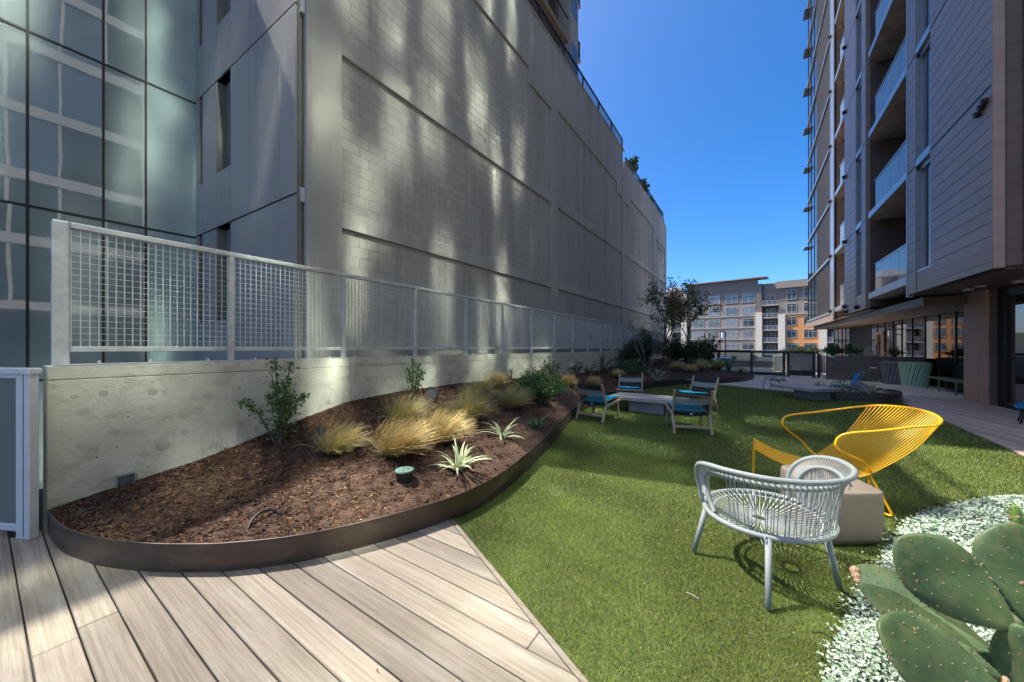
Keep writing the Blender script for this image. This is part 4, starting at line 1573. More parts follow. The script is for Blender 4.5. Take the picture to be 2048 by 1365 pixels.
# ================================================================ YELLOW WIRE LOUNGE CHAIR
t = thing('wire_lounge', 'yellow steel wire lounge chair leaning back behind the stone block', 'lounge chair', (.6, 4.7, 0))
o_ = (.6, 4.7, 0)
far_arm = [(.60, 4.95, .30), (.52, 5.0, .37), (.454, 5.0, .45), (.335, 4.88, .57), (.29, 4.84, .64), (.35, 4.95, .71), (.62, 5.03, .77), (.88, 5.15, .82), (1.03, 5.17, .85), (1.13, 5.16, .865)]
head = [(1.13, 5.16, .865), (1.27, 4.97, .885), (1.335, 4.72, .885), (1.33, 4.50, .875), (1.30, 4.37, .862)]
near_arm = [(1.30, 4.37, .862), (1.22, 4.22, .85), (1.10, 4.15, .84), (.90, 4.13, .785), (.70, 4.13, .735), (.63, 4.13, .68), (.62, 4.12, .61), (.70, 4.23, .535), (.85, 4.42, .435), (.885, 4.44, .34), (.95, 4.43, .2), (1.03, 4.40, .01)]
full = spline(far_arm + head[1:] + near_arm[1:], 7)
MB().tube(full, .0105, 7).build('rim', 'yellow_paint', t, off=o_, smooth=True)
MB().tube(spline([(.60, 4.95, .30), (.72, 4.93, .2), (.98, 4.9, .01)], 5), .0105, 7).build('leg', 'yellow_paint', t, off=o_, smooth=True)
MB().tube(spline([(1.03, 4.40, .012), (.98, 4.42, .012), (.93, 4.44, .10), (.885, 4.46, .30)], 5), .0105, 7).build('leg', 'yellow_paint', t, off=o_, smooth=True)
MB().tube(spline([(.98, 4.90, .012), (.94, 4.88, .012), (.80, 4.9, .2), (.70, 4.9, .30)], 5), .0105, 7).build('leg', 'yellow_paint', t, off=o_, smooth=True)
for y in (4.44, 4.93):
    MB().tube(spline([(.045, y, .415), (.035, y, .38), (.03, y, .2), (.03, y, .005)], 4), .0105, 7).build('leg', 'yellow_paint', t, off=o_, smooth=True)
MB().tube([(.045, 4.43, .415), (.045, 4.94, .415)], .0105, 7).build('front_rail', 'yellow_paint', t, off=o_, smooth=True)
MB().tube([(.56, 4.42, .268), (.56, 4.96, .268)], .009, 7).build('cross_rail', 'yellow_paint', t, off=o_, smooth=True)
MB().tube([(.875, 4.43, .32), (.61, 4.97, .335)], .009, 7).build('cross_rail', 'yellow_paint', t, off=o_, smooth=True)
hs = spline([(1.30, 4.37, .862), (1.335, 4.50, .876), (1.335, 4.72, .885), (1.27, 4.97, .885), (1.13, 5.16, .865), (1.03, 5.17, .85)], 12)
cum = [0]
for a, b in zip(hs, hs[1:]):
    cum.append(cum[-1] + (b - a).length)
def on_head(u):
    s = u * cum[-1]
    for i in range(len(hs) - 1):
        if cum[i + 1] >= s:
            return hs[i].lerp(hs[i + 1], (s - cum[i]) / (cum[i + 1] - cum[i] + 1e-9))
    return hs[-1]
NWIRE = 27
for i in range(NWIRE):
    u = i / (NWIRE - 1)
    F = V(.045, 4.44 + .49 * u, .415)
    D1 = V(.25, 4.44 + .50 * u, .315)
    D = V(.50 + .0 * u, 4.44 + .51 * u, .268)
    B = V(.80, 4.44, .285).lerp(V(.58, 4.96, .315), u)
    B2 = V(.96, 4.42, .40).lerp(V(.68, 4.99, .405), u)
    Mi = V(1.164, 4.40, .618).lerp(V(.84, 5.05, .57), u)
    E_ = on_head(u ** .9)
    MB().tube(spline([F, D1, D, B, B2, Mi, E_], 4), .0052, 5, cap=False).build('wire', 'yellow_paint', t, off=o_, smooth=True)

# ================================================================ STONE BLOCK TABLE
t = thing('stone_side_table', 'smooth taupe cast stone side table between the white and yellow chairs', 'side table', (.53, 3.9, 0))
cor = [(.85, 3.74), (.60, 4.30), (.20, 4.07), (.46, 3.47)]
cx, cy = .53, 3.9
ol = []
for i in range(4):
    a, p, q = Vector(cor[i - 1]), Vector(cor[i]), Vector(cor[(i + 1) % 4])
    r = .10 if i != 0 else .07
    p0 = p + (a - p).normalized() * r
    p1 = p + (q - p).normalized() * r
    for k in range(7):
        s = k / 6
        ol.append((p0 * (1 - s) ** 2 + p * 2 * s * (1 - s) + p1 * s * s))
b = MB()
lev = [(.90, 0), (.945, .015), (.975, .05), (1.0, .12), (1.01, .22), (.995, .36), (.985, .388), (.968, .396)]
rings = []
for s, z in lev:
    rings.append(b.add([(cx + (p.x - cx) * s, cy + (p.y - cy) * s, z) for p in ol]))
n = len(ol)
for a, q in zip(rings, rings[1:]):
    for j in range(n):
        k = (j + 1) % n
        b.face(a + j, a + k, q + k, q + j)
b.face(*[rings[-1] + j for j in range(n)])
b.build('block_body', 'cast_stone', t, off=(.53, 3.9, 0), smooth=True)

# ================================================================ PALE GREY CORD CHAIR
CC_ = V(.085, 3.03, 0)
t = thing('woven_chair', 'pale grey woven cord armchair standing nearest the camera on the turf', 'armchair', CC_)
SR = .375                         # seat ring radius
def ring_pt(a, r=SR, z=.335):
    return V(r * math.cos(a) * .98, r * math.sin(a) * 1.03, z + .012 * math.cos(a))
rp_ = [ring_pt(2 * math.pi * i / 48) for i in range(48)]
MB().tube(rp_, .017, 8, closed=True).build('seat_ring', 'chair_tube', t, smooth=True)
inr = [ring_pt(2 * math.pi * i / 48, SR - .062, .325) for i in range(48)]
MB().tube(inr, .008, 6, closed=True).build('inner_ring', 'chair_tube', t, smooth=True)
hub = [V(.045 * math.cos(2 * math.pi * i / 20) - .03, .045 * math.sin(2 * math.pi * i / 20), .285) for i in range(20)]
MB().tube(hub, .007, 6, closed=True).build('hub_ring', 'chair_tube', t, smooth=True)
b = MB()
NS = 54
for i in range(NS):
    a = 2 * math.pi * i / NS
    q = V(.045 * math.cos(a) - .03, .045 * math.sin(a), .285)
    for da in (-.008, .008):
        p0, p1 = ring_pt(a + da), ring_pt(a + da, SR - .062, .326)
        b.tube([p0 + V(0, 0, .012), p1 + V(0, 0, .006), p1.lerp(q, .5) - V(0, 0, .008), q], .0027, 4, cap=False)
b.build('seat_cords', 'chair_cord', t)
# arm and back: an outer and an inner tube tied together, rising from the front of the ring
def arc(a, r, z):
    return V(r * math.cos(a) * .99 , r * math.sin(a) * 1.02, z)
D2 = rad
outer = [arc(D2(-172), 0.385, 0.345), arc(D2(-171), 0.405, 0.46), arc(D2(-166), 0.425, 0.565), arc(D2(-155), 0.435, 0.645), arc(D2(-140), 0.44, 0.685), arc(D2(-118), 0.44, 0.7), arc(D2(-90), 0.44, 0.706), arc(D2(-62), 0.445, 0.71), arc(D2(-35), 0.455, 0.716), arc(D2(-10), 0.455, 0.722), arc(D2(12), 0.445, 0.722), arc(D2(30), 0.435, 0.712), arc(D2(46), 0.425, 0.68), arc(D2(58), 0.41, 0.62), arc(D2(65), 0.395, 0.54), arc(D2(66), 0.38, 0.44), arc(D2(64), 0.375, 0.345)]
inner = [arc(D2(-146), 0.35, 0.335), arc(D2(-155), 0.355, 0.39), arc(D2(-160), 0.365, 0.48), arc(D2(-155), 0.375, 0.56), arc(D2(-143), 0.385, 0.612), arc(D2(-118), 0.39, 0.642), arc(D2(-90), 0.39, 0.65), arc(D2(-62), 0.395, 0.652), arc(D2(-35), 0.405, 0.658), arc(D2(-10), 0.405, 0.664), arc(D2(12), 0.395, 0.664), arc(D2(28), 0.388, 0.652), arc(D2(41), 0.38, 0.62), arc(D2(50), 0.375, 0.565), arc(D2(55), 0.37, 0.5), arc(D2(55), 0.365, 0.42), arc(D2(51), 0.36, 0.345)]
os_, is_ = spline(outer, 6), spline(inner, 6)
MB().tube(os_, .0165, 8).build('rim_tube', 'chair_tube', t, smooth=True)
MB().tube(is_, .0145, 8).build('rim_tube', 'chair_tube', t, smooth=True)
b = MB()
for i in range(4, len(os_) - 4):
    for f in (0,):
        p = os_[i].lerp(os_[i + 1], f)
        q = is_[i].lerp(is_[i + 1], f)
        up = V(0, 0, .013)
        b.tube([p + up, p.lerp(q, .5) + up * 1.0, q + up], .0040, 4, cap=False)
b.build('rim_binding', 'chair_cord', t)
b = MB()
R.seed(21)
NB = 112
i0, i1 = 29, 80
for i in range(NB):
    f = i0 + (i1 - i0) * i / (NB - 1)
    k = int(f)
    p = is_[k].lerp(is_[k + 1], f - k)
    q_ = os_[k].lerp(os_[k + 1], f - k)
    a = math.atan2(p.y / 1.02, p.x / .99)
    e0 = ring_pt(a + R.uniform(-.035, .035), SR - (.0 if i % 2 else .03))
    top = p if i % 2 else p.lerp(q_, .45)
    mid = top.lerp(e0, .5) + V(R.uniform(-.004, .004), R.uniform(-.004, .004), 0)
    b.tube([top, mid, e0], .0030, 4, cap=False)
b.build('back_cords', 'chair_cord', t)
b = MB()
for p in (os_[46], os_[50], is_[52], rp_[36], is_[84], os_[86]):
    for j in range(3):
        a = R.uniform(0, 6.3)
        b.tube(spline([p, p + V(.02 * math.cos(a), .02 * math.sin(a), .012), p + V(.032 * math.cos(a), .032 * math.sin(a), -.012), p + V(.03 * math.cos(a + .6), .03 * math.sin(a + .6), -.04)], 3), .003, 4)
b.build('knot', 'chair_cord', t)
for tp, ft in (((-.345, -.11, .33), (-.422, -.15, 0)), ((.008, -.385, .33), (.002, -.541, 0)), ((.30, -.21, .33), (.374, -.095, 0)), ((-.06, .37, .33), (-.085, .33, 0))):
    MB().tube([tp, V(*tp).lerp(V(*ft), .5), ft], [.019, .018, .0165], 10).build('leg', 'chair_tube', t, smooth=True)

# ================================================================ SMALL THINGS IN THE BED
def on_bed(x, y):
    return (x, y, mound(x, y))


t = thing('valve_box', 'black plastic valve tub with a round green lid in the mulch', 'valve box', (-2.66, 2.20, mound(-2.66, 2.2)))
MB().lathe([(.055, -.06), (.068, 0), (.080, .075), (.083, .085)], (0, 0, 0), 24).build('tub', 'black_plastic', t, smooth=False)
MB().lathe([(.085, .0855), (.087, .092), (.083, .101), (.02, .104)], (0, 0, 0), 28).build('lid', 'lid_green', t, smooth=False)
for x, y in ((.02, .03), (.03, -.035)):
    MB().lathe([(.009, .1035), (.009, .1055)], (x, y, 0), 8).build('finger_hole', 'black_void', t)
hx = [(-2.985, 1.07), (-3.045, 1.13), (-3.075, 1.20), (-3.06, 1.265), (-3.01, 1.31)]
p = [(x, y, mound(x, y) + dz) for (x, y), dz in zip(hx, (-.01, .03, .045, .035, -.012))]
MB().tube(spline(p, 6), .0095, 8).build('drip_hose', 'black_plastic', smooth=True, off=p[0], label='short loop of black drip hose poking out of the mulch', cat='hose')

def spot(label, loc, axis, r, L, mat='black_plastic'):
    t = thing('spotlight', label, 'spotlight', loc, group='garden spotlights in the bed')
    ax = Vector(axis).normalized()
    MB().lathe([(r * .8, -L), (r, -L * .9), (r, 0), (r * .92, .004), (r * .9, -.012)], (0, 0, .09), 18, ax=ax).build('housing', mat, t, smooth=False)
    MB().lathe([(r * .88, -.01), (r * .5, -.008)], (0, 0, .09), 18, ax=ax).build('lens', 'lens_dark', t)
    MB().tube([(0, 0, -.06), V(0, 0, .09) - ax * L * .6], .012, 6).build('stake', 'black_plastic', t)
    return t


spot('black tubular spotlight leaning out of the mulch beside the leftmost feather grass', on_bed(-4.02, 2.16), (-.55, .3, .8), .035, .17)
spot('round dark flood lamp facing the camera on the mulch below the concrete wall', on_bed(-4.12, 3.92), (.50, -.80, .12), .105, .09)
spot('small black spotlight at the wall foot beyond the feather grass clumps', on_bed(-4.5, 6.68), (.6, -.7, .2), .05, .08)
spot('small dark spotlight under the trees at the far end of the bed', on_bed(-2.9, 17.2), (.5, -.7, .3), .06, .1)

t = thing('outlet_box', 'grey weatherproof outlet box with a clear cover at the foot of the concrete wall', 'outlet box', (XW, .745, .27))
MB().box(0, -.052, -.06, .012, .052, .065).build('back_plate', 'clear_plastic', t, bev=.003)
MB().box(.0125, -.03, -.04, .02, .012, .045).build('receptacle', 'white_plastic', t, bev=.003)
for z in (-.018, .018):
    MB().box(.0205, -.018, z - .006, .022, -.014, z + .006).build('slot', 'black_void', t)
    MB().box(.0205, -.005, z - .006, .022, -.001, z + .006).build('slot', 'black_void', t)
f = MB()
f.box(.012, -.056, -.064, .075, -.049, .069).box(.012, .049, -.064, .075, .056, .069).box(.012, -.0489, .061, .075, .0489, .069).box(.012, -.0489, -.064, .075, .0489, -.056)
f.build('cover', 'clear_plastic', t, bev=.002)
MB().box(.0755, -.047, -.053, .078, .047, .060).build('cover_window', 'clear_pane', t)
MB().tube([(.02, .065, .05), (.06, .068, .05), (.062, .068, 0)], .004, 5).build('latch', 'clear_plastic', t)
MB().box(.01, -.03, -.16, .05, .03, -.066).build('conduit', 'black_plastic', t, bev=.004)

t = thing('plant_tag', 'small grey metal tag lying at the edge of the mulch bed', 'tag', (-1.92, 14.72, .16))
MB().box(-.12, -.035, 0, .12, .035, .012).build('tag_plate', 'galvanised', t)
MB().tube([(0, 0, -.06), (0, 0, .0)], .006, 5).build('tag_stake', 'galvanised', t)

R.seed(40)
for i, (x, y, lab) in enumerate([(-.66, 1.36, 'curled brown dry leaf on the deck boards at the bottom edge of the photo'), (-1.42, 1.02, 'tiny tan dry leaf caught in a gap between deck boards')]):
    s = .02 if i == 0 else .009
    b = MB()
    k = b.add([(-s, 0, .002), (0, -s * .5, .012), (s, 0, .004), (0, s * .5, .012), (0, 0, .003)])
    b.face(k, k + 1, k + 4); b.face(k + 1, k + 2, k + 4); b.face(k + 2, k + 3, k + 4); b.face(k + 3, k, k + 4)
    o = b.build('dry_leaf', 'dry_leaf', label=lab, cat='leaf', group='dry leaves on the deck')
    o.location = (x, y, .002)
o = MB().tube(spline([(0, 0, .012), (.035, -.006, .015), (.07, -.02, .012)], 4), .0014, 5).build('twig', 'white_plastic', label='short pale twig lying on the sunlit turf', cat='twig')
o.location = (-.32, 2.36, 0)
R.seed(77)
b = MB()
for i in range(40):
    x, y = R.uniform(-1.8, 2.6), R.uniform(2.2, 12)
    if on_lawn(np.array([x]), np.array([y]))[0]:
        s = R.uniform(.004, .009)
        k = b.add([(x - s, y, .014), (x, y - s * .6, .018), (x + s, y, .015), (x, y + s * .6, .019)])
        b.face(k, k + 1, k + 2, k + 3)
b.build('fallen_petals', 'camera_cream', kind='stuff', label='tiny pale petals and bits scattered over the turf', cat='litter')
# ================================================================ PLANTS
WIND = np.array([.85, .50, 0.0])


def feather_grass(label, x, y, h, spread, n, seed, dry=.6, wind=.9, z=None, group='feather grass clumps in the bed'):
    rng = np.random.default_rng(seed)
    z = mound(x, y) if z is None else z
    t = thing('feather_grass', label, 'ornamental grass', (x, y, z - .01), group=group)
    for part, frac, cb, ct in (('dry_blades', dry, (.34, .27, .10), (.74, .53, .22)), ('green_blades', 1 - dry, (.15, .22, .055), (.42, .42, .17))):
        m = int(n * frac)
        if m < 5:
            continue
        a = rng.uniform(0, 2 * np.pi, m)
        r0 = spread * .16 * np.sqrt(rng.uniform(0, 1, m))
        base = np.stack([r0 * np.cos(a), r0 * np.sin(a), np.zeros(m)], 1)
        el = rng.uniform(.62, 1.45, m)
        a2 = a + rng.normal(0, .5, m)
        d0 = np.stack([np.cos(a2) * np.cos(el), np.sin(a2) * np.cos(el), np.sin(el)], 1)
        L = h * rng.uniform(.65, 1.25, m) * .80
        wv = (WIND[None] * (wind * rng.uniform(.55, 1.25, (m, 1)))) + np.array([0, 0, -.42])[None] * rng.uniform(.6, 1.4, (m, 1)) + rng.normal(0, .10, (m, 3))
        K = 7
        pts = [base]
        d = d0
        for k in range(1, K):
            f = k / (K - 1)
            d = d0 + wv * (f ** 1.35) * 1.05
            d /= np.linalg.norm(d, axis=1)[:, None]
            pts.append(pts[-1] + d * (L / (K - 1))[:, None])
        P = np.stack(pts, 1)
        P[:, :, 2] = np.maximum(P[:, :, 2], .012)
        sd = np.stack([-d0[:, 1], d0[:, 0], rng.normal(0, .3, m)], 1)
        sd /= np.linalg.norm(sd, axis=1)[:, None] + 1e-6
        wd = (.0019 + .0006 * (abs(y) > 5) * 2) * (1 if y < 10 else 2.2)
        prof = np.array([1, 1, .95, .9, .8, .65, .3]) * wd
        A = P - sd[:, None, :] * prof[None, :, None]
        B = P + sd[:, None, :] * prof[None, :, None]
        vs = np.stack([A, B], 2).reshape(-1, 3)
        fs = []
        i = (np.arange(m) * K * 2)[:, None]
        for k in range(K - 1):
            fs.append(i + np.array([[2 * k, 2 * k + 1, 2 * k + 3, 2 * k + 2]]))
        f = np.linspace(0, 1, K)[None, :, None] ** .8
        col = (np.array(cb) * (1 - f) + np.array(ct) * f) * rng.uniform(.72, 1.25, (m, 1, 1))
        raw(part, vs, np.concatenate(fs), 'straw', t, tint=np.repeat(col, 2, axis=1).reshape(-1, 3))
    return t


fg = [('feather grass clump beside the black tubular spotlight, leftmost in the bed', -3.57, 2.07, .40, .5, 900, .55, .9),
      ('large blond feather grass clump nearest the deck, swept to the right', -3.07, 2.43, .50, .6, 1500, .78, .9),
      ('blond feather grass clump merging with the largest one from behind', -2.98, 2.95, .50, .55, 1200, .80, .75),
      ('thin greenish feather grass behind the two large blond clumps', -3.62, 2.98, .46, .5, 700, .35, .55),
      ('yellow green feather grass clump behind the striped leaf plants', -3.28, 3.82, .50, .5, 1100, .40, .5),
      ('upright green feather grass at the back, close to the wall side', -3.75, 4.62, .52, .4, 800, .30, .3),
      ('green feather grass clump left of the round flowering shrub', -3.36, 5.0, .50, .6, 1000, .40, .75),
      ('tan dry feather grass tuft in front of the wall, beyond the others', -4.25, 5.75, .42, .35, 600, .95, .55),
      ('narrow tan feather grass tuft just behind the round flowering shrub', -3.75, 6.35, .52, .3, 450, .95, .1),
      ('tan feather grass tuft right of the round flowering shrub', -3.95, 8.5, .40, .4, 500, .95, .5),
      ('golden feather grass arching flat behind the left lounge chair', -3.72, 9.5, .42, .35, 600, .97, 1.4),
      ('tan feather grass arching flat left of the far lounge chair', -3.82, 12.0, .42, .35, 600, .97, 1.5),
      ('feather grass clump under the trees, leftmost of the far row', -2.60, 16.1, .55, .5, 600, .75, 1.0),
      ('low arching feather grass second from the trees in the far row', -2.15, 16.2, .46, .4, 500, .95, 1.5),
      ('feather grass clump third from the trees in the far row', -1.85, 17.5, .62, .5, 600, .70, .9),
      ('pale feather grass at the right end of the far row, by the fence post', -1.40, 19.2, .62, .5, 600, .65, .9)]
for i, (lab, x, y, h, sp, n, dry, wi) in enumerate(fg):
    feather_grass(lab, x, y, h, sp, n, 50 + i, dry, wi)


def strap_plant(name, label, cat, x, y, n, L, seed, mats=('leaf_cream', 'leaf_stripe'), wd=.020, upright=.5, joined=False, z=None, group=None):
    """a rosette of long arching leaves, each with a green middle and a pale margin on either side"""
    rr = random.Random(seed)
    z = mound(x, y) if z is None else z
    t = thing(name, label, cat, (x, y, z - .01), group=group)
    whole = MB()
    for i in range(n):
        b = whole if joined else MB()
        a = 2 * math.pi * i / n * 3.7 + rr.uniform(-.4, .4)
        el = rr.uniform(.55, 1.45) if rr.random() < upright else rr.uniform(.3, .9)
        l = L * rr.uniform(.6, 1.15)
        w2 = wd * rr.uniform(.75, 1.2) * .5
        K = 6
        pos = V(rr.uniform(-.03, .03), rr.uniform(-.03, .03), 0)
        d = V(math.cos(a) * math.cos(el), math.sin(a) * math.cos(el), math.sin(el))
        side = V(-math.sin(a), math.cos(a), 0)
        tw = rr.uniform(-.5, .5)
        rows = []
        for k in range(K):
            f = k / (K - 1)
            wv = w2 * (.55 + 1.2 * f if f < .35 else 1.0 * (1 - ((f - .35) / .66) ** 1.8)) + .0008
            nrm = side.cross(d).normalized()
            s = (side * math.cos(tw * f) + nrm * math.sin(tw * f))
            rows.append(b.add([pos - s * wv + nrm * wv * .35, pos - s * wv * .42, pos + s * wv * .42, pos + s * wv + nrm * wv * .35]))
            pos = pos + d * (l / (K - 1))
            d = (d + V(math.cos(a) * .10, math.sin(a) * .10, -.30 * (.4 + f) * rr.uniform(.7, 1.2))).normalized()
        for q, r2 in zip(rows, rows[1:]):
            for j in range(3):
                b.cur = 1 if j == 1 else 0
                b.face(q + j, q + j + 1, r2 + j + 1, r2 + j)
        if not joined:
            b.build('leaf', list(mats), t, smooth=True)
    if joined:
        whole.build('leaves', list(mats), t, smooth=True)
    return t


GV = 'variegated strap leaf plants'
strap_plant('flax_lily', 'cream striped flax lily by the edging, nearest the green lidded valve tub', 'plant', -2.45, 2.70, 30, .36, 1, upright=.75, wd=.024, group=GV)
strap_plant('flax_lily', 'cream striped flax lily behind the nearest one, open star shape', 'plant', -2.72, 3.86, 24, .36, 2, upright=.5, group=GV)
strap_plant('flax_lily', 'plain green flax lily next to the round flowering shrub and edging', 'plant', -2.70, 4.74, 22, .30, 3, ('leaf_plain', 'leaf_plain'), upright=.8, group=GV)
strap_plant('flax_lily', 'striped flax lily just right of the far facing lounge chair', 'plant', -3.2, 12.5, 22, .45, 4, joined=True, wd=.03, group=GV)
strap_plant('flax_lily', 'spiky striped flax lily alone in the mulch between the far lounge chairs', 'plant', -2.78, 13.5, 20, .50, 5, joined=True, wd=.03, group=GV)
strap_plant('flax_lily', 'small striped flax lily at the foot of the pale multi-stem shrub', 'plant', -2.95, 14.9, 16, .38, 6, joined=True, wd=.028, group=GV)
strap_plant('sword_plant', 'silvery spiky plant beside the far fence post, above the feather grass', 'plant', -1.25, 20.3, 26, .75, 7, ('silver_leaf', 'leaf_plain'), joined=True, wd=.04, upright=.8)
strap_plant('grass_clump', 'tall bright green grass clump in front of the far fence', 'ornamental grass', -.82, 19.2, 60, .85, 8, ('leaf_plain', 'leaf_plain'), joined=True, wd=.022, upright=1.0)
strap_plant('grass_clump', 'low light green clump at the right tip of the mulch bed', 'ornamental grass', -.30, 18.5, 40, .50, 9, ('cactus_bud', 'leaf_plain'), joined=True, wd=.03, upright=.8)

# ---- small round planter with striped plants beside the green chair
t = thing('round_planter', 'low dark steel planter with mulch beside the green wire chair', 'planter', (2.55, 13.6, 0))
ol = [(1.62, 13.25), (1.85, 12.98), (2.2, 12.86), (2.55, 12.84), (2.9, 12.9), (3.18, 13.15), (3.36, 13.6), (3.42, 14.1), (3.3, 14.5), (2.9, 14.75), (2.3, 14.7), (1.8, 14.2), (1.6, 13.7)]
os2 = [(p.x, p.y) for p in spline([(a, b, 0) for a, b in ol], 4, closed=True)]
b = MB()
n = len(os2)
k = b.add([(x, y, -.03) for x, y in os2] + [(x, y, .205) for x, y in os2] + [(2.55 + (x - 2.55) * .985, 13.7 + (y - 13.7) * .985, .205) for x, y in os2] + [(2.55 + (x - 2.55) * .985, 13.7 + (y - 13.7) * .985, .1) for x, y in os2])
for q in range(3):
    for i in range(n):
        j = (i + 1) % n
        b.face(k + q * n + i, k + q * n + j, k + (q + 1) * n + j, k + (q + 1) * n + i)
b.build('steel_ring', 'bronze_edge', t, off=(2.55, 13.6, 0))
MB().prism([(2.55 + (x - 2.55) * .98, 13.7 + (y - 13.7) * .98) for x, y in os2], .02, .165).build('soil', 'mulch', t, off=(2.55, 13.6, 0))
GS = 'striped plants in the small planter'
strap_plant('striped_plant', 'striped plant at the right end of the small planter, fullest of its group', 'plant', 2.72, 13.2, 46, .42, 11, joined=True, wd=.026, z=.17, upright=.5, group=GS)
strap_plant('striped_plant', 'striped plant behind the near cement table, left in the small planter', 'plant', 1.75, 14.15, 30, .46, 12, joined=True, wd=.028, z=.17, group=GS)
strap_plant('striped_plant', 'striped plant above the right corner of the cement table, beside the boulder', 'plant', 2.25, 14.35, 34, .5, 13, joined=True, wd=.028, z=.17, group=GS)
strap_plant('striped_plant', 'small striped plant half hidden under the seat of the green chair', 'plant', 2.25, 13.25, 20, .34, 14, joined=True, wd=.026, z=.17, group=GS)
R.seed(3)
b = MB()
for i in range(7):
    zz_ = .165 + .24 * math.sin(i / 6 * math.pi / 2)
    rr_ = .24 * math.cos(i / 6 * math.pi / 2) + .01
    pts_ = [(2.62 + rr_ * (1 + .2 * math.sin(j * 2.1 + i)) * math.cos(j * .7), 14.05 + rr_ * (1 + .15 * math.cos(j * 1.7 + i)) * math.sin(j * .7) * .8, zz_) for j in range(9)]
    n0 = b.add(pts_)
    if i:
        for j in range(9):
            b.face(n0 - 9 + j, n0 - 9 + (j + 1) % 9, n0 + (j + 1) % 9, n0 + j)
b.face(*[n0 + j for j in range(9)])
b.build('boulder', 'boulder', label='rounded grey boulder inside the small planter behind the green chair', cat='boulder', off=(2.62, 14.05, .16), smooth=True)

# ---- shrubs
GREEN = [(.075, .155, .045), (.10, .20, .055), (.055, .115, .035), (.14, .235, .07)]
DARK = [(.040, .078, .028), (.058, .105, .036), (.030, .058, .022), (.080, .125, .042)]
ROSE = [(.06, .115, .04), (.085, .145, .05), (.045, .08, .03), (.13, .10, .05)]


def shrub(name, label, cat, x, y, stems, leaf_n, lsize, cols, h, wd, seed, z=None, flowers=None, mode='dome', group=None, stem_mat='bark', aspect=.5):
    global NP
    NP = np.random.default_rng(seed)
    rr = random.Random(seed)
    z = mound(x, y) if z is None else z
    t = thing(name, label, cat, (x, y, z - .015), group=group)
    st = MB()
    cen = []
    per = max(1, leaf_n // max(1, stems))
    for i in range(stems):
        a = 2 * math.pi * i / stems + rr.uniform(-.4, .4)
        if mode == 'dome':
            f = math.sqrt(rr.uniform(0, 1))
            tip = V(math.cos(a) * wd * f, math.sin(a) * wd * f, h * (1 - .55 * f * f) * rr.uniform(.75, 1.1))
        else:
            f = rr.uniform(.15, 1)
            tip = V(math.cos(a) * wd * f, math.sin(a) * wd * f, h * rr.uniform(.55, 1.0) * (1.15 - .4 * f))
        b0 = V(rr.uniform(-.04, .04), rr.uniform(-.04, .04), 0)
        md = b0.lerp(tip, .5) + V(rr.uniform(-.05, .05) * wd, rr.uniform(-.05, .05) * wd, .12 * h)
        pts = spline([b0, md, tip], 5)
        st.tube(pts, [.006 * (1.2 - .9 * k / (len(pts) - 1)) * (1 + h) for k in range(len(pts))], 4, cap=False)
        for k in range(per):
            s = rr.uniform(.12, 1) ** .7 if mode != 'dome' else rr.uniform(.25, 1.05) ** .6
            q = pts[min(int(s * (len(pts) - 1)), len(pts) - 1)]
            sc = (.026 + .06 * (1 - s) ** 2) * (1 if mode != 'dome' else 2.2 * wd + .4) * (1 if mode != 'dome' else 1.2)
            cen.append(q + V(rr.gauss(0, sc), rr.gauss(0, sc), rr.gauss(0, sc * .8)))
    st.build('stems', stem_mat, t)
    c = np.array([(p.x, p.y, max(p.z, .01)) for p in cen])
    leaves('foliage', c, lsize, cols, t, aspect=aspect)
    if flowers:
        m, fc, fs = flowers
        k = NP.integers(0, len(c), m)
        top = c[k] + NP.normal(0, .03, (m, 3)) + np.array([0, 0, .05])
        leaves('flowers', top, fs, [fc], t, aspect=.9)
    return t


shrub('leafy_shrub', 'fresh green shrub of upright leafy shoots standing in front of the bare wall', 'shrub', -4.30, 1.86, 9, 1300, .044, GREEN, .92, .40, 3, mode='wand', aspect=.55)
shrub('leafy_shrub', 'green shrub with one tall thin shoot, left of the round flood lamp', 'shrub', -4.16, 3.62, 4, 420, .042, GREEN, .66, .20, 5, mode='wand', aspect=.55)
shrub('flowering_shrub', 'round dense green shrub with tiny orange flowers beside the left lounge chair', 'shrub', -3.32, 5.95, 80, 8500, .040, GREEN, .74, .54, 6, flowers=(60, (.42, .10, .05), .022))
shrub('wispy_shrub', 'thin wispy seedling shrub against the wall behind the tan grass', 'shrub', -4.45, 6.6, 7, 160, .02, ROSE, .42, .2, 7, mode='wand')
GR = 'rose bushes along the wall'
for i, (lab, x, y, h, wd) in enumerate([('sparse rose bush against the wall just right of the flowering shrub', -4.45, 8.6, .62, .30), ('rose bush with reddish tips along the wall, second past the flowering shrub', -4.30, 9.9, .60, .32),
                                        ('low leafy rose bush in front of the wall above the golden arching grass', -4.15, 10.6, .42, .28), ('rose bush along the wall left of the bent black pipe', -4.30, 12.2, .70, .36),
                                        ('rose bush along the wall next to the dark evergreen mass', -4.25, 14.2, .75, .42)]):
    shrub('rose_bush', lab, 'shrub', x, y, 11, 620, .042, ROSE, h, wd, 20 + i, mode='wand', flowers=(8, (.45, .10, .10), .03), group=GR)
shrub('broad_shrub', 'broad green shrub right behind the lounge chair that faces the camera', 'shrub', -3.55, 13.0, 45, 2400, .06, [(.06, .115, .04), (.085, .15, .05), (.045, .085, .03), (.12, .15, .07)], .62, .75, 30, flowers=(26, (.50, .42, .34), .03))
MB().tube(spline([(-4.35, 11.6, .50), (-4.2, 12.4, .62), (-4.15, 13.2, .78), (-4.3, 13.9, .86)], 5), .02, 6).build('bent_pipe', 'black_plastic', off=(-4.35, 11.6, .5), smooth=True, label='bent black irrigation pipe rising from the mulch among the rose bushes', cat='pipe')
GE = 'dark evergreen shrubs under the trees'
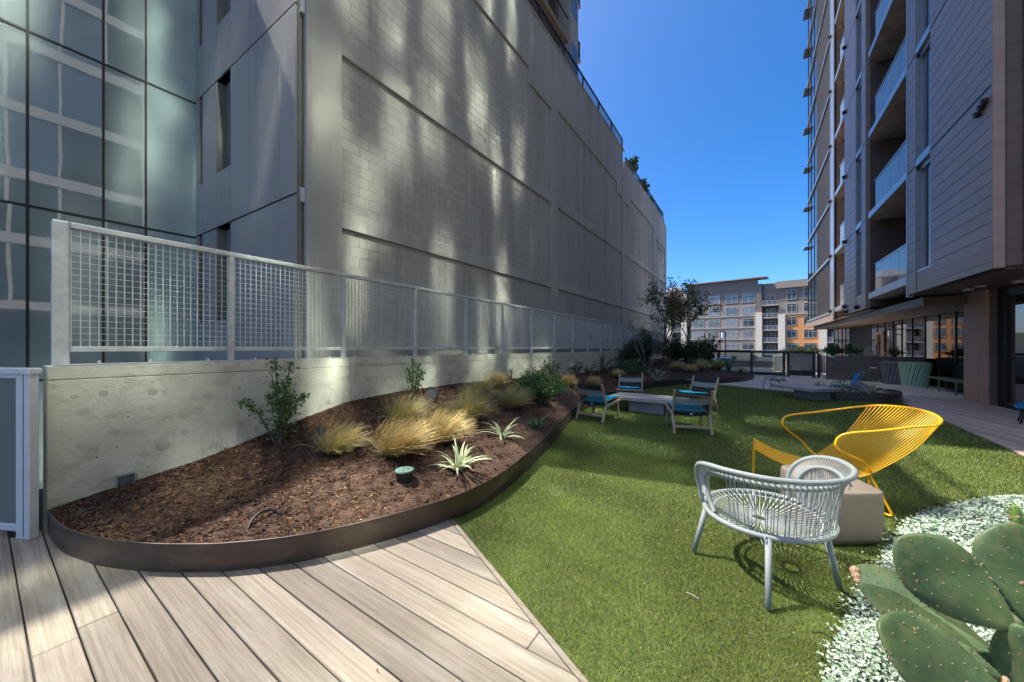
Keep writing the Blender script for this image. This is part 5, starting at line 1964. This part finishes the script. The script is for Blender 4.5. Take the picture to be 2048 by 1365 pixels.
shrub('evergreen_shrub', 'dark evergreen shrub left of the main tree trunk, against the fence', 'shrub', -4.1, 17.3, 70, 5200, .085, DARK, 1.55, .95, 31, group=GE)
shrub('evergreen_shrub', 'dark evergreen shrub left of the pale multi-stem shrub, lowest of the mass', 'shrub', -4.25, 15.6, 45, 2600, .075, DARK, 1.05, .60, 32, group=GE)
shrub('evergreen_shrub', 'dark evergreen shrub directly right of the main tree trunk', 'shrub', -3.3, 20.3, 70, 5000, .09, DARK, 1.5, 1.1, 33, group=GE)
shrub('evergreen_shrub', 'dark evergreen shrub under the second tree, nearest the far fence', 'shrub', -2.3, 20.6, 60, 4200, .09, DARK, 1.35, .95, 34, group=GE)
shrub('evergreen_shrub', 'loose dark shrub standing tallest at the right end of the evergreen mass', 'shrub', -1.85, 21.6, 26, 1500, .10, [(.035, .05, .025), (.06, .06, .03), (.03, .042, .022)], 2.1, .7, 35, mode='wand', group=GE)
shrub('evergreen_shrub', 'low dark shrub at the foot of the second tree beside the feather grass', 'shrub', -2.0, 19.0, 30, 1600, .07, DARK, .62, .55, 36, group=GE)


# ---- trees with open crowns
def tree(name, label, x, y, z, h, spread, seed, n_leaf, lsize, cols, stems=1, r0=.05, fork=.35, mat='bark', depth=4, group=None, lean=(0, 0)):
    global NP
    NP = np.random.default_rng(seed)
    rr = random.Random(seed)
    t = thing(name, label, 'tree', (x, y, z), group=group)
    wood = MB()
    tips = []

    def grow(p, d, L, r, lev):
        k = 4
        pts = [p]
        q = p
        for i in range(k):
            d = (d + V(rr.gauss(0, .12), rr.gauss(0, .12), rr.gauss(.03, .06))).normalized()
            q = q + d * L / k
            pts.append(q)
        wood.tube(pts, [r * (1 - .45 * i / k) for i in range(k + 1)], 6 if lev < 2 else 4, cap=False)
        if lev >= depth:
            tips.append((pts, L))
            return
        if lev >= 2:
            tips.append((pts[2:], L))
        for i in range(rr.choice((2, 3, 3)) if lev else rr.choice((3, 4))):
            a = rr.uniform(0, 2 * math.pi)
            el = rr.uniform(.35, .95)
            s = d.orthogonal().normalized()
            s = s * math.cos(a) + d.cross(s) * math.sin(a)
            nd = (d * math.cos(el) + s * math.sin(el) * spread + V(0, 0, .18)).normalized()
            grow(pts[-1] if i < 2 else pts[-2], nd, L * rr.uniform(.62, .85), r * .55 * rr.uniform(.8, 1.1), lev + 1)

    for i in range(stems):
        a = 2 * math.pi * i / max(1, stems) + .5
        d = V(lean[0], lean[1], 1) if stems == 1 else V(math.cos(a) * .22, math.sin(a) * .22, 1)
        grow(V(0, 0, 0) if stems == 1 else V(math.cos(a) * .05, math.sin(a) * .05, 0), d.normalized(), h * fork, r0, 0)
    wood.build('trunk', mat, t, smooth=True)
    c = []
    for i in range(n_leaf):
        pts, L = rr.choice(tips)
        p = pts[rr.randrange(len(pts))]
        g_ = .10 * L + .05
        c.append((p.x + rr.gauss(0, g_), p.y + rr.gauss(0, g_), p.z + rr.gauss(0, g_)))
    leaves('crown', np.array(c), lsize, cols, t, aspect=.55, up=-.1)
    return t


OLIVE = [(.13, .155, .05), (.17, .175, .06), (.09, .12, .04), (.23, .16, .06), (.15, .13, .05)]
GT = 'open crowned trees at the far end of the bed'
tree('crape_myrtle', 'slender tree with an open olive crown in front of the concrete corner', -3.4, 18.2, .45, 4.2, 1.25, 47, 3000, .11, OLIVE, r0=.075, fork=.33, group=GT)
tree('crape_myrtle', 'second open crowned tree right of the first, in front of the far apartments', -3.25, 23.4, .4, 4.4, .9, 43, 2400, .13, OLIVE, r0=.075, fork=.36, group=GT)
tree('multi_stem_shrub', 'bare pale multi-stem shrub with thin upright stems left of the tree trunk', -3.25, 14.3, .37, 2.5, .40, 45, 420, .06, OLIVE, stems=5, r0=.016, fork=.42, mat='pale_bark', depth=2)
R.seed(2)
GF = 'plants on the roof of the concrete building'
for lab, x, y, z, h, n, sd in (('small rooftop tree leaning above the lower railing of the concrete building', -7.1, 26.2, 12.7, 2.6, 520, 61),):
    tree('roof_tree', lab, x, y, z, h, .7, sd, n, .22, DARK, r0=.06, fork=.3, depth=3, group=GF, lean=(.25, .3))
for lab, x, y, h, wd, n, sd in (('dark rooftop shrub overhanging the railing below the small rooftop tree', -6.95, 28.2, 1.2, .7, 1100, 62), ('small rooftop shrub further along the lower railing', -6.9, 30.8, .75, .5, 400, 63),
                                ('last small rooftop shrub near the end of the lower railing', -6.9, 33.0, .6, .4, 300, 64)):
    shrub('roof_shrub', lab, 'shrub', x, y, 18, n, .17, DARK, h, wd, sd, z=12.88, group=GF)

# ---- silver ground cover
B_ = [(.26, 1.6), (.30, 2.1), (.41, 2.49), (.54, 2.87), (.72, 3.32), (.90, 3.80), (1.17, 4.42), (1.53, 4.94), (1.90, 5.36), (2.26, 5.70), (2.6, 5.9), (2.94, 6.0)]
bs = [(p.x, p.y) for p in spline([(a, b, 0) for a, b in B_], 5)]
BX = np.array([p[0] for p in bs]); BY = np.array([p[1] for p in bs])
def cover_h(x, y):
    d = np.minimum((x - np.interp(y, BY, BX)) * .75, 3.0 - x)
    return .10 * np.clip(d / .25, 0, 1) ** .6 + .025 * np.sin(x * 9 + y * 4) * np.sin(y * 7 - x * 3)
n = MB()
k = n.add([(x, y, .004) for x, y in bs] + [(2.95, 1.2, .004), (.9, 1.2, .004)])
n.face(*[k + i for i in range(len(bs) + 2)][::-1])
n.build('silver_cover_base', 'silver_base', kind='structure')
NP = np.random.default_rng(91)
N_ = 220000
y = 1.2 + (6.0 - 1.2) * NP.uniform(0, 1, N_) ** 1.25
x = NP.uniform(.26, 2.95, N_)
k = x > np.interp(y, BY, BX) - NP.exponential(.018, N_)
k &= (-.5543 * x + .8323 * y) > .25
x, y = x[k], y[k]
hh = cover_h(x, y).clip(.008)
z = hh * NP.uniform(.35, 1.0, len(x)) ** .5 + NP.uniform(0, .02, len(x))
m_ = len(x)
r_ = NP.uniform(.0045, .0088, m_) * np.where(y > 3.5, 1.35, 1.0)
nr = NP.normal(0, .62, (m_, 3)); nr[:, 2] = 1
nr /= np.linalg.norm(nr, axis=1)[:, None]
s1 = np.cross(nr, NP.normal(size=(m_, 3))); s1 /= np.linalg.norm(s1, axis=1)[:, None]
s2 = np.cross(nr, s1)
c = np.stack([x, y, z], 1)
vv = [c - nr * (r_ * .3)[:, None]]
for i in range(6):
    a = math.pi / 3 * i
    vv.append(c + (s1 * math.cos(a) + s2 * math.sin(a)) * r_[:, None])
vs = np.stack(vv, 1).reshape(-1, 3)
i7 = np.arange(m_)[:, None] * 7
fs = np.concatenate([i7 + np.array([[0, 1 + i, 1 + (i + 1) % 6]]) for i in range(6)])
tn = np.array([(1, 1, 1), (.85, .95, .86), (.62, .78, .62), (1.05, 1.05, 1.05), (.38, .52, .34)])[NP.choice(5, m_, p=[.33, .28, .18, .11, .10])]
raw('silver_ground_cover', vs, fs, 'silver_leaf', tint=np.repeat(tn, 7, axis=0), kind='stuff', label='silver white small leaved ground cover around the cactus on the right', cat='ground cover')
R.seed(6)
b = MB()
for i in range(70):
    j = R.randrange(8, len(bs) - 3)
    p = V(bs[j][0], bs[j][1], .03)
    a = R.uniform(2.2, 3.4)
    l = R.uniform(.03, .10)
    b.tube(spline([p, p + V(math.cos(a) * l * .5, math.sin(a) * l * .5, .02), p + V(math.cos(a) * l, math.sin(a) * l, .004)], 3), .0016, 4)
b.build('runner_stems', 'silver_leaf', kind='stuff', label='pale runners creeping from the silver ground cover onto the turf', cat='ground cover')

# ---- prickly pear
CB = (.80, 1.95, 0)
t = thing('prickly_pear', 'large green prickly pear cactus rising from the silver ground cover in the corner', 'cactus', CB)


def pad(base, tip, width, face, thick=.04, mat='cactus_skin', spines=True, seed=0, roundness=.58, scar=False):
    rr = random.Random(seed)
    base, tip = V(*base), V(*tip)
    ax = tip - base
    L = ax.length
    ax.normalize()
    nrm = V(*face)
    nrm = (nrm - ax * nrm.dot(ax)).normalized()
    sd = ax.cross(nrm).normalized()
    NL, NR = 22, 20
    b = MB()
    rings = []

    def hw(f):
        return width * .5 * max(0.0, math.sin(math.pi * min(1, f) ** 1.32)) ** roundness if f < 1 else 0

    def bend(f):
        return .035 * L * math.sin(math.pi * f)
    for i in range(NL + 1):
        f = .004 + .992 * (0.5 - .5 * math.cos(math.pi * i / NL))
        w_ = max(hw(f), .010)
        h_ = thick * .5 * (math.sin(math.pi * f ** .75) ** .55 if 0 < f < 1 else 0) + .006
        c0 = base + ax * (f * L) - nrm * bend(f)
        ring = []
        for j in range(NR):
            a = 2 * math.pi * j / NR
            ca, sa = math.cos(a), math.sin(a)
            ex = math.copysign(abs(ca) ** .85, ca) * w_ * (1 + .022 * math.sin(9 * f + seed) * (ca > 0) + .018 * math.sin(13 * f + 2 * seed) * (ca < 0))
            ring.append(c0 + sd * ex + nrm * (sa * h_ * (1 + .10 * math.sin(7 * f + seed) * ca + .08 * math.sin(15 * f + 3 * ca + seed))))
        rings.append(b.add(ring))
    for a, q in zip(rings, rings[1:]):
        for j in range(NR):
            k = (j + 1) % NR
            b.face(a + j, a + k, q + k, q + j)
    b.face(*[rings[0] + j for j in range(NR)][::-1])
    b.face(*[rings[-1] + j for j in range(NR)])
    po = b.build('pad', mat, t, off=CB, smooth=True)
    if spines:
        sp = MB()
        r = 0
        f = .10
        while f < .97:
            w_ = hw(f)
            nn = max(1, int(w_ * 2 / .062))
            for q in range(nn + 1):
                u = (-1 + 2 * (q + (.5 if r % 2 else 0)) / max(1, nn)) * .86
                if abs(u) > .97:
                    continue
                for sg in (1, -1):
                    h_ = (thick * .5 * math.sin(math.pi * f ** .75) ** .55 + .006) * math.sqrt(max(0, 1 - abs(u) ** (1 / .85 * 2)))
                    p = base + ax * (f * L) - nrm * bend(f) + sd * (u * w_) + nrm * (sg * h_)
                    d = (nrm * sg + sd * rr.uniform(-.3, .3) + ax * rr.uniform(.1, .5)).normalized()
                    sp.lathe([(.0030, -.002), (.0024, .0015), (.0008, .006)], p, 5, ax=d)
            r += 1
            f += .095 * .40 / L
        for q in range(14):                                    # a few along the rim
            f = .12 + .85 * q / 14
            for s in (-1, 1):
                p = base + ax * (f * L) - nrm * bend(f) + sd * (s * hw(f))
                sp.lathe([(.0030, -.002), (.0026, .0015), (.0008, .006)], p, 5, ax=(sd * s + ax * .3))
        sp.build('areoles', 'spine', po, off=CB, kind='stuff')
    if spines:
        nk = MB()
        for q in range(5):
            f, sg = rr.uniform(.25, .97), rr.choice((-1, 1))
            p = base + ax * (f * L) - nrm * bend(f) + sd * (sg * hw(f) * .985)
            r = rr.uniform(.004, .008)
            nk.lathe([(r * .3, -r * .4), (r, 0), (r * .4, r * .45)], p, 6, ax=(sd * sg + nrm * .3))
        for q in range(4):
            f, u = rr.uniform(.2, .9), rr.uniform(-.7, .7)
            p = base + ax * (f * L) - nrm * (bend(f)) + sd * (u * hw(f)) + nrm * ((thick * .5 * math.sin(math.pi * f ** .75) ** .55 + .006) * math.sqrt(max(0, 1 - abs(u) ** 2.35)) - .0008)
            r = rr.uniform(.003, .007)
            nk.lathe([(r, 0), (r * .7, .0012)], p, 7, ax=nrm)
        nk.build('corky_nicks', 'cactus_scar', po, off=CB, kind='stuff')
    if scar:
        s_ = MB()
        for q, (f, u, r) in enumerate(((.985, -.1, .020), (.965, -.55, .018), (.95, -.8, .013), (.72, -.99, .011), (.5, -1.0, .012))):
            p = base + ax * (f * L) - nrm * bend(f) + sd * (u * hw(f))
            s_.lathe([(r * .4, -r * .7), (r, -r * .3), (r, r * .3), (r * .5, r * .75)], p, 8, ax=(ax + sd * u * .6))
        s_.build('corky_scar', 'cactus_scar', po, off=CB, kind='stuff')
    return po


view = V(0, 0, 1.5)
def at_face(p, side=(0, 0, 0)):
    d = (view - V(*p)).normalized() + V(*side)
    return (d.x, d.y, d.z)


pad((.879, 2.123, -.02), (.812, 2.110, .475), .17, at_face((.84, 2.1, .2)), thick=.075, seed=1)
pad((.816, 2.128, .44), (.500, 2.090, .702), .27, at_face((.65, 2.1, .57), (.0, .0, .25)), seed=2)
pad((.811, 2.173, .275), (.388, 2.206, .480), .26, at_face((.6, 2.2, .37), (.1, .2, .75)), seed=3, scar=True)
pad((.775, 1.93, .24), (.386, 1.819, .476), .28, at_face((.55, 1.85, .38), (.1, 0, .5)), seed=4)
pad((.865, 2.181, .45), (.856, 2.250, .80), .25, at_face((.85, 2.2, .6), (.55, .1, .1)), seed=5)
pad((.893, 2.30, .354), (.899, 2.424, .50), .13, at_face((.9, 2.36, .4), (-.6, 0, 0)), seed=6)
pad((.99, 2.30, .41), (.955, 2.34, .755), .20, at_face((.95, 2.3, .6), (.2, 0, 0)), seed=7)
pad((.883, 2.294, .75), (.882, 2.307, .852), .030, at_face((.88, 2.3, .8)), thick=.020, mat='cactus_bud', seed=8, roundness=.5)
pad((.757, 2.066, .285), (.617, 2.045, .360), .085, at_face((.7, 2.05, .3), (0, 0, .6)), thick=.03, seed=9)
b = MB()
for p, r in (((.820, 2.115, .44), .017), ((.812, 2.135, .285), .016), ((.883, 2.292, .748), .013), ((.765, 2.06, .285), .014)):
    b.lathe([(r * .5, -r * .6), (r, -.2 * r), (r, .3 * r), (r * .5, r * .7)], p, 8, ax=(-.6, 0, .5))
b.build('corky_joint', 'cactus_scar', t, off=CB, kind='stuff')
b = MB()
R.seed(8)
for i in range(34):
    a, z = R.uniform(0, 6.28), R.uniform(.757, .85)
    b.lathe([(.0022, 0), (.0004, .014)], (.8825 + .019 * math.cos(a), 2.30 + .011 * math.sin(a), z), 4, ax=(math.cos(a), math.sin(a), 1.0))
b.build('bud_scales', 'cactus_bud', t, off=CB)

# ================================================================ FAR END OF THE TERRACE
# planter wall along the shopfront
t = thing('steel_planter', 'long dark steel planter wall with plants along its top, behind the litter bins', 'planter', (4.0, 19.75, 0))
o_ = (4.0, 19.75, 0)
PA, PB = V(2.66, 19.90, 0), V(5.40, 19.45, 0)
dn = V(.162, .987, 0)
for i in range(2):
    a, b_ = PA.lerp(PB, i / 2), PA.lerp(PB, (i + 1) / 2)
    b_ = b_ - (PB - PA).normalized() * .006
    p = [a, b_, b_ + dn * .02, a + dn * .02]
    MB().prism([(q.x, q.y) for q in p], 0, 1.0).build('steel_sheet', 'planter_steel', t, off=o_, bev=.003)
p = [PA, PA + dn * .02, PA + dn * 1.0, PA + dn * 1.0 + V(.02, 0, 0), PA + V(.02, .02, 0)]
MB().prism([(PA.x, PA.y + .021), (PA.x + .02, PA.y + .021), (PA.x + .18, PA.y + 1.0), (PA.x + .16, PA.y + 1.0)], 0, 1.0).build('steel_sheet', 'planter_steel', t, off=o_)
MB().prism([(2.70, 19.93), (5.40, 19.49), (5.45, 20.5), (2.86, 20.9)], .0, .93).build('soil', 'mulch', t, off=o_)
def on_wall(s, z0, z1, w_):
    a, b_ = PA.lerp(PB, s) - dn * .012, PA.lerp(PB, s + w_) - dn * .012
    return MB().prism([(a.x, a.y), (b_.x, b_.y), (b_.x + dn.x * .011, b_.y + dn.y * .011), (a.x + dn.x * .011, a.y + dn.y * .011)], z0, z1)
on_wall(.03, .93, .985, .075).build('name_plate', 'white_plastic', t, off=o_)
on_wall(.47, .53, .575, .075).build('wall_light', 'white_coat', t, off=o_)
NP = np.random.default_rng(5)
GP = 'plants along the top of the steel planter'
for i, (lab, x, y, h, wd, n, cols_) in enumerate([
        ('leafy dark shrub at the left end of the steel planter, above the white plate', 2.95, 20.35, .55, .42, 1200, DARK),
        ('broad green shrub second along the steel planter from its left end', 3.5, 20.3, .55, .45, 1300, GREEN[:1] + DARK),
        ('reddish brown shrub on the planter top above the litter bins', 4.75, 20.0, .45, .28, 450, [(.20, .07, .035), (.14, .06, .03), (.09, .07, .03)])]):
    shrub('planter_shrub', lab, 'shrub', x, y, 22, n, .07, cols_, h, wd, 70 + i, z=.95, group=GP)
for i, (lab, x, y, n) in enumerate([('arching striped plant spilling over the steel planter left of centre', 3.75, 20.0, 34), ('arching striped plant at the middle of the steel planter top', 4.15, 19.95, 30),
                                    ('short green strap plant on the steel planter left of the reddish shrub', 4.5, 19.95, 16)]):
    strap_plant('planter_strap_plant', lab, 'plant', x, y, n, .55 if i < 2 else .3, 80 + i, joined=True, wd=.03, z=.94, group=GP, upright=.6)
t = thing('hedge_planter', 'second dark planter with a low hedge beyond the far fence, left of the planter wall', 'planter', (2.0, 24.9, 0))
MB().box(-.9, -.4, 0, 1.6, .4, .85).build('steel_box', 'paver_concrete', t)
shrub('hedge', 'low green hedge in the planter beyond the far fence gate', 'hedge', 2.35, 24.9, 60, 3200, .075, [(.04, .085, .03), (.06, .11, .04), (.03, .06, .025)], .52, 1.1, 77, z=.84)

# fence with gate
t = thing('terrace_fence', 'dark metal framed glass fence with a gate closing the far end of the terrace', 'fence', (1.0, 20.6, 0))
o_ = (1.0, 20.6, 0)
fp = [(-2.9, 21.6), (-1.35, 21.05), (.06, 20.62), (1.30, 20.62), (1.46, 20.62), (2.36, 20.62), (2.52, 20.62)]
ft = 1.165
for x, y in fp:
    MB().box(x - .055, y - .03, 0, x + .055, y + .03, ft - .10).build('post', 'black_frame', t, off=o_)
for a, b_ in zip(fp, fp[1:]):
    MB().bar((a[0], a[1], ft - .05), (b_[0], b_[1], ft - .05), .07, .10).build('top_rail', 'black_frame', t, off=o_)
MB().bar((-2.9, 21.6, ft + .012), (-1.35, 21.05, ft + .012), .06, .02).build('cap_rail', 'alu_trim', t, off=o_)
MB().bar((-1.35, 21.05, ft + .012), (.06, 20.62, ft + .012), .06, .02).build('cap_rail', 'alu_trim', t, off=o_)
MB().bar((.06, 20.62, ft + .012), (1.46, 20.62, ft + .012), .06, .02).build('cap_rail', 'alu_trim', t, off=o_)
for (a, b_) in (((-1.35, 21.05), (.06, 20.62)), ((.06, 20.62), (1.30, 20.62))):
    MB().bar((a[0] + .06, a[1], .10), (b_[0] - .06, b_[1], .10), .05, .14).build('bottom_rail', 'black_frame', t, off=o_)
    MB().bar((a[0] + .06, a[1], .62), (b_[0] - .06, b_[1], .62), .012, .88).build('glass_pane', 'clear_pane', t, off=o_)
gt = MB().box(1.515, 20.60, .06, 2.305, 20.64, .30).build('gate_kick_plate', 'black_frame', t, off=o_)
MB().box(1.515, 20.613, .301, 2.305, 20.625, ft - .12).build('gate_pane', 'smoked_pane', t, off=o_)
MB().box(2.575, 20.613, .1, 2.66, 20.625, ft - .12).build('side_pane', 'smoked_pane', t, off=o_)
MB().box(2.40, 20.57, .05, 2.42, 20.59, ft).build('gate_stop', 'alu_trim', t, off=o_)
MB().box(2.675, 20.58, 0, 2.72, 20.62, 1.02).build('end_post', 'alu_trim', t, off=o_)

# terrace beyond the fence: turf patch, kerb planter, stools
MB().prism([(-1.2, 21.2), (.65, 20.9), (.35, 22.9), (-2.0, 22.9)], .001, .012).build('turf_patch', 'turf_base', kind='structure')
t = thing('kerb_planter', 'low dark planter strip with small plants beyond the far fence', 'planter', (0, 27.5, 0))
MB().box(-5.5, -.5, 0, 4.5, .5, .42).build('steel_box', 'planter_steel', t)
MB().box(-5.4, -.55, .0, 4.4, -.505, .06).build('footing', 'paver_concrete', t)
NP = np.random.default_rng(15)
for i in range(6):
    shrub('kerb_plant', ['leftmost', 'second from left', 'third from left', 'fourth from left', 'fifth from left', 'rightmost'][i] + ' of the small plants in the low planter strip beyond the fence', 'plant', -3.2 + 1.15 * i, 27.5, 9, 160, .09, DARK, .42, .22, 90 + i, z=.41, mode='wand', group='small plants in the low planter strip')
t = thing('high_table', 'tall dark table seen through the gate glass beyond the far fence', 'table', (2.35, 24.4, 0))
MB().box(-.55, -.35, .78, .75, .35, .82).build('table_top', 'alu_trim', t)
for x in (-.5, .1, .7):
    for y in (-.3, .3):
        MB().box(x - .015, y - .015, 0, x + .015, y + .015, .779).build('leg', 'black_steel', t)

# ---- street: cars, poles
def car(name, label, loc, rz, paint, suv):
    t = thing(name, label, 'car', loc, rz)
    hh = 1.72 if suv else 1.42
    L, W = 4.6, 1.85
    prof = [(-2.3, .35), (-2.3, .95), (-2.1, 1.02), (-1.95, hh - .12), (-1.6, hh), (.55, hh), (1.25, 1.06), (2.15, .92), (2.3, .7), (2.3, .35)] if suv else \
           [(-2.3, .35), (-2.3, .85), (-1.7, .95), (-1.1, hh - .03), (.3, hh), (1.15, .95), (2.1, .82), (2.3, .6), (2.3, .35)]
    b = MB()
    n = len(prof)
    k = b.add([(x, -W / 2, z) for x, z in prof] + [(x, W / 2, z) for x, z in prof])
    b.face(*[k + i for i in range(n)])
    b.face(*[k + n + i for i in range(n)][::-1])
    for i in range(n):
        j = (i + 1) % n
        b.face(k + j, k + i, k + n + i, k + n + j)
    b.build('body', paint, t, bev=.06, seg=2)
    for s in (-1, 1):
        g_ = MB()
        y = s * (W / 2 + .004)
        zb, ztp = (1.06, hh - .14) if suv else (.96, hh - .10)
        for x0, x1, x2, x3 in (((-1.85, -.75, -.75, -1.7), (-.65, .45, .4, -.65), (.5, 1.05, .5, .48)) if suv else ((-1.25, -.3, -.3, -.95), (-.2, .8, .3, -.2))):
            q = [(x0, y, zb), (x1, y, zb), (x2, y, ztp), (x3, y, ztp)]
            g_.quad(*(q if s < 0 else q[::-1]))
        g_.build('side_window', 'flat_glass', t)
        for x in (-1.4, 1.45):
            w_ = MB().lathe([(.33, -.1), (.33, .1), (.2, .11)], (x, s * (W / 2 - .08), .33), 18, ax=(0, s, 0)).build('wheel', 'tyre_rubber', t)
            MB().lathe([(.19, .111), (.17, .12)], (x, s * (W / 2 - .08), .33), 12, ax=(0, s, 0)).build('rim', 'alu_trim', w_)
        MB().box(2.24, s * .85 - .15 * (s > 0), .62, 2.31, s * .85 + .15 * (s < 0), .74).build('headlight', 'white_plastic', t)


car('parked_suv', 'grey suv parked on the street, seen through the fence left of its post', (-6.4, 50, -1.6), rad(8), 'car_paint', True)
car('parked_car', 'small blue car parked on the street right of the grey suv', (-2.4, 51, -1.6), rad(5), 'car_blue', False)
t = thing('street_lamp', 'black street lamp with a bent arm in front of the far apartments', 'street lamp', (-3.1, 63, -1.6))
MB().tube(spline([(0, 0, 0), (0, 0, 4.5), (-.05, 0, 4.75), (-.4, 0, 4.9), (-.8, 0, 4.9)], 5), .07, 8).build('pole', 'black_steel', t, smooth=True)
MB().box(-1.5, -.15, 4.83, -.8, .15, 4.97).build('lamp_head', 'black_steel', t)
t = thing('utility_pole', 'brown timber utility pole with crossarms beside the black street lamp', 'utility pole', (-4.0, 65, -1.6))
MB().tube([(0, 0, 0), (0, 0, 5.0)], .11, 8).build('pole', 'timber_pole', t, smooth=True)
for z in (4.9, 4.2):
    MB().box(-.9, -.06, z, .9 if z > 4.5 else .1, .06, z + .12).build('crossarm', 'timber_pole', t)
MB().lathe([(.22, 4.0), (.25, 4.05), (.25, 4.8), (.1, 4.85)], (.45, 0, 0), 12).build('transformer', 'white_coat', t)
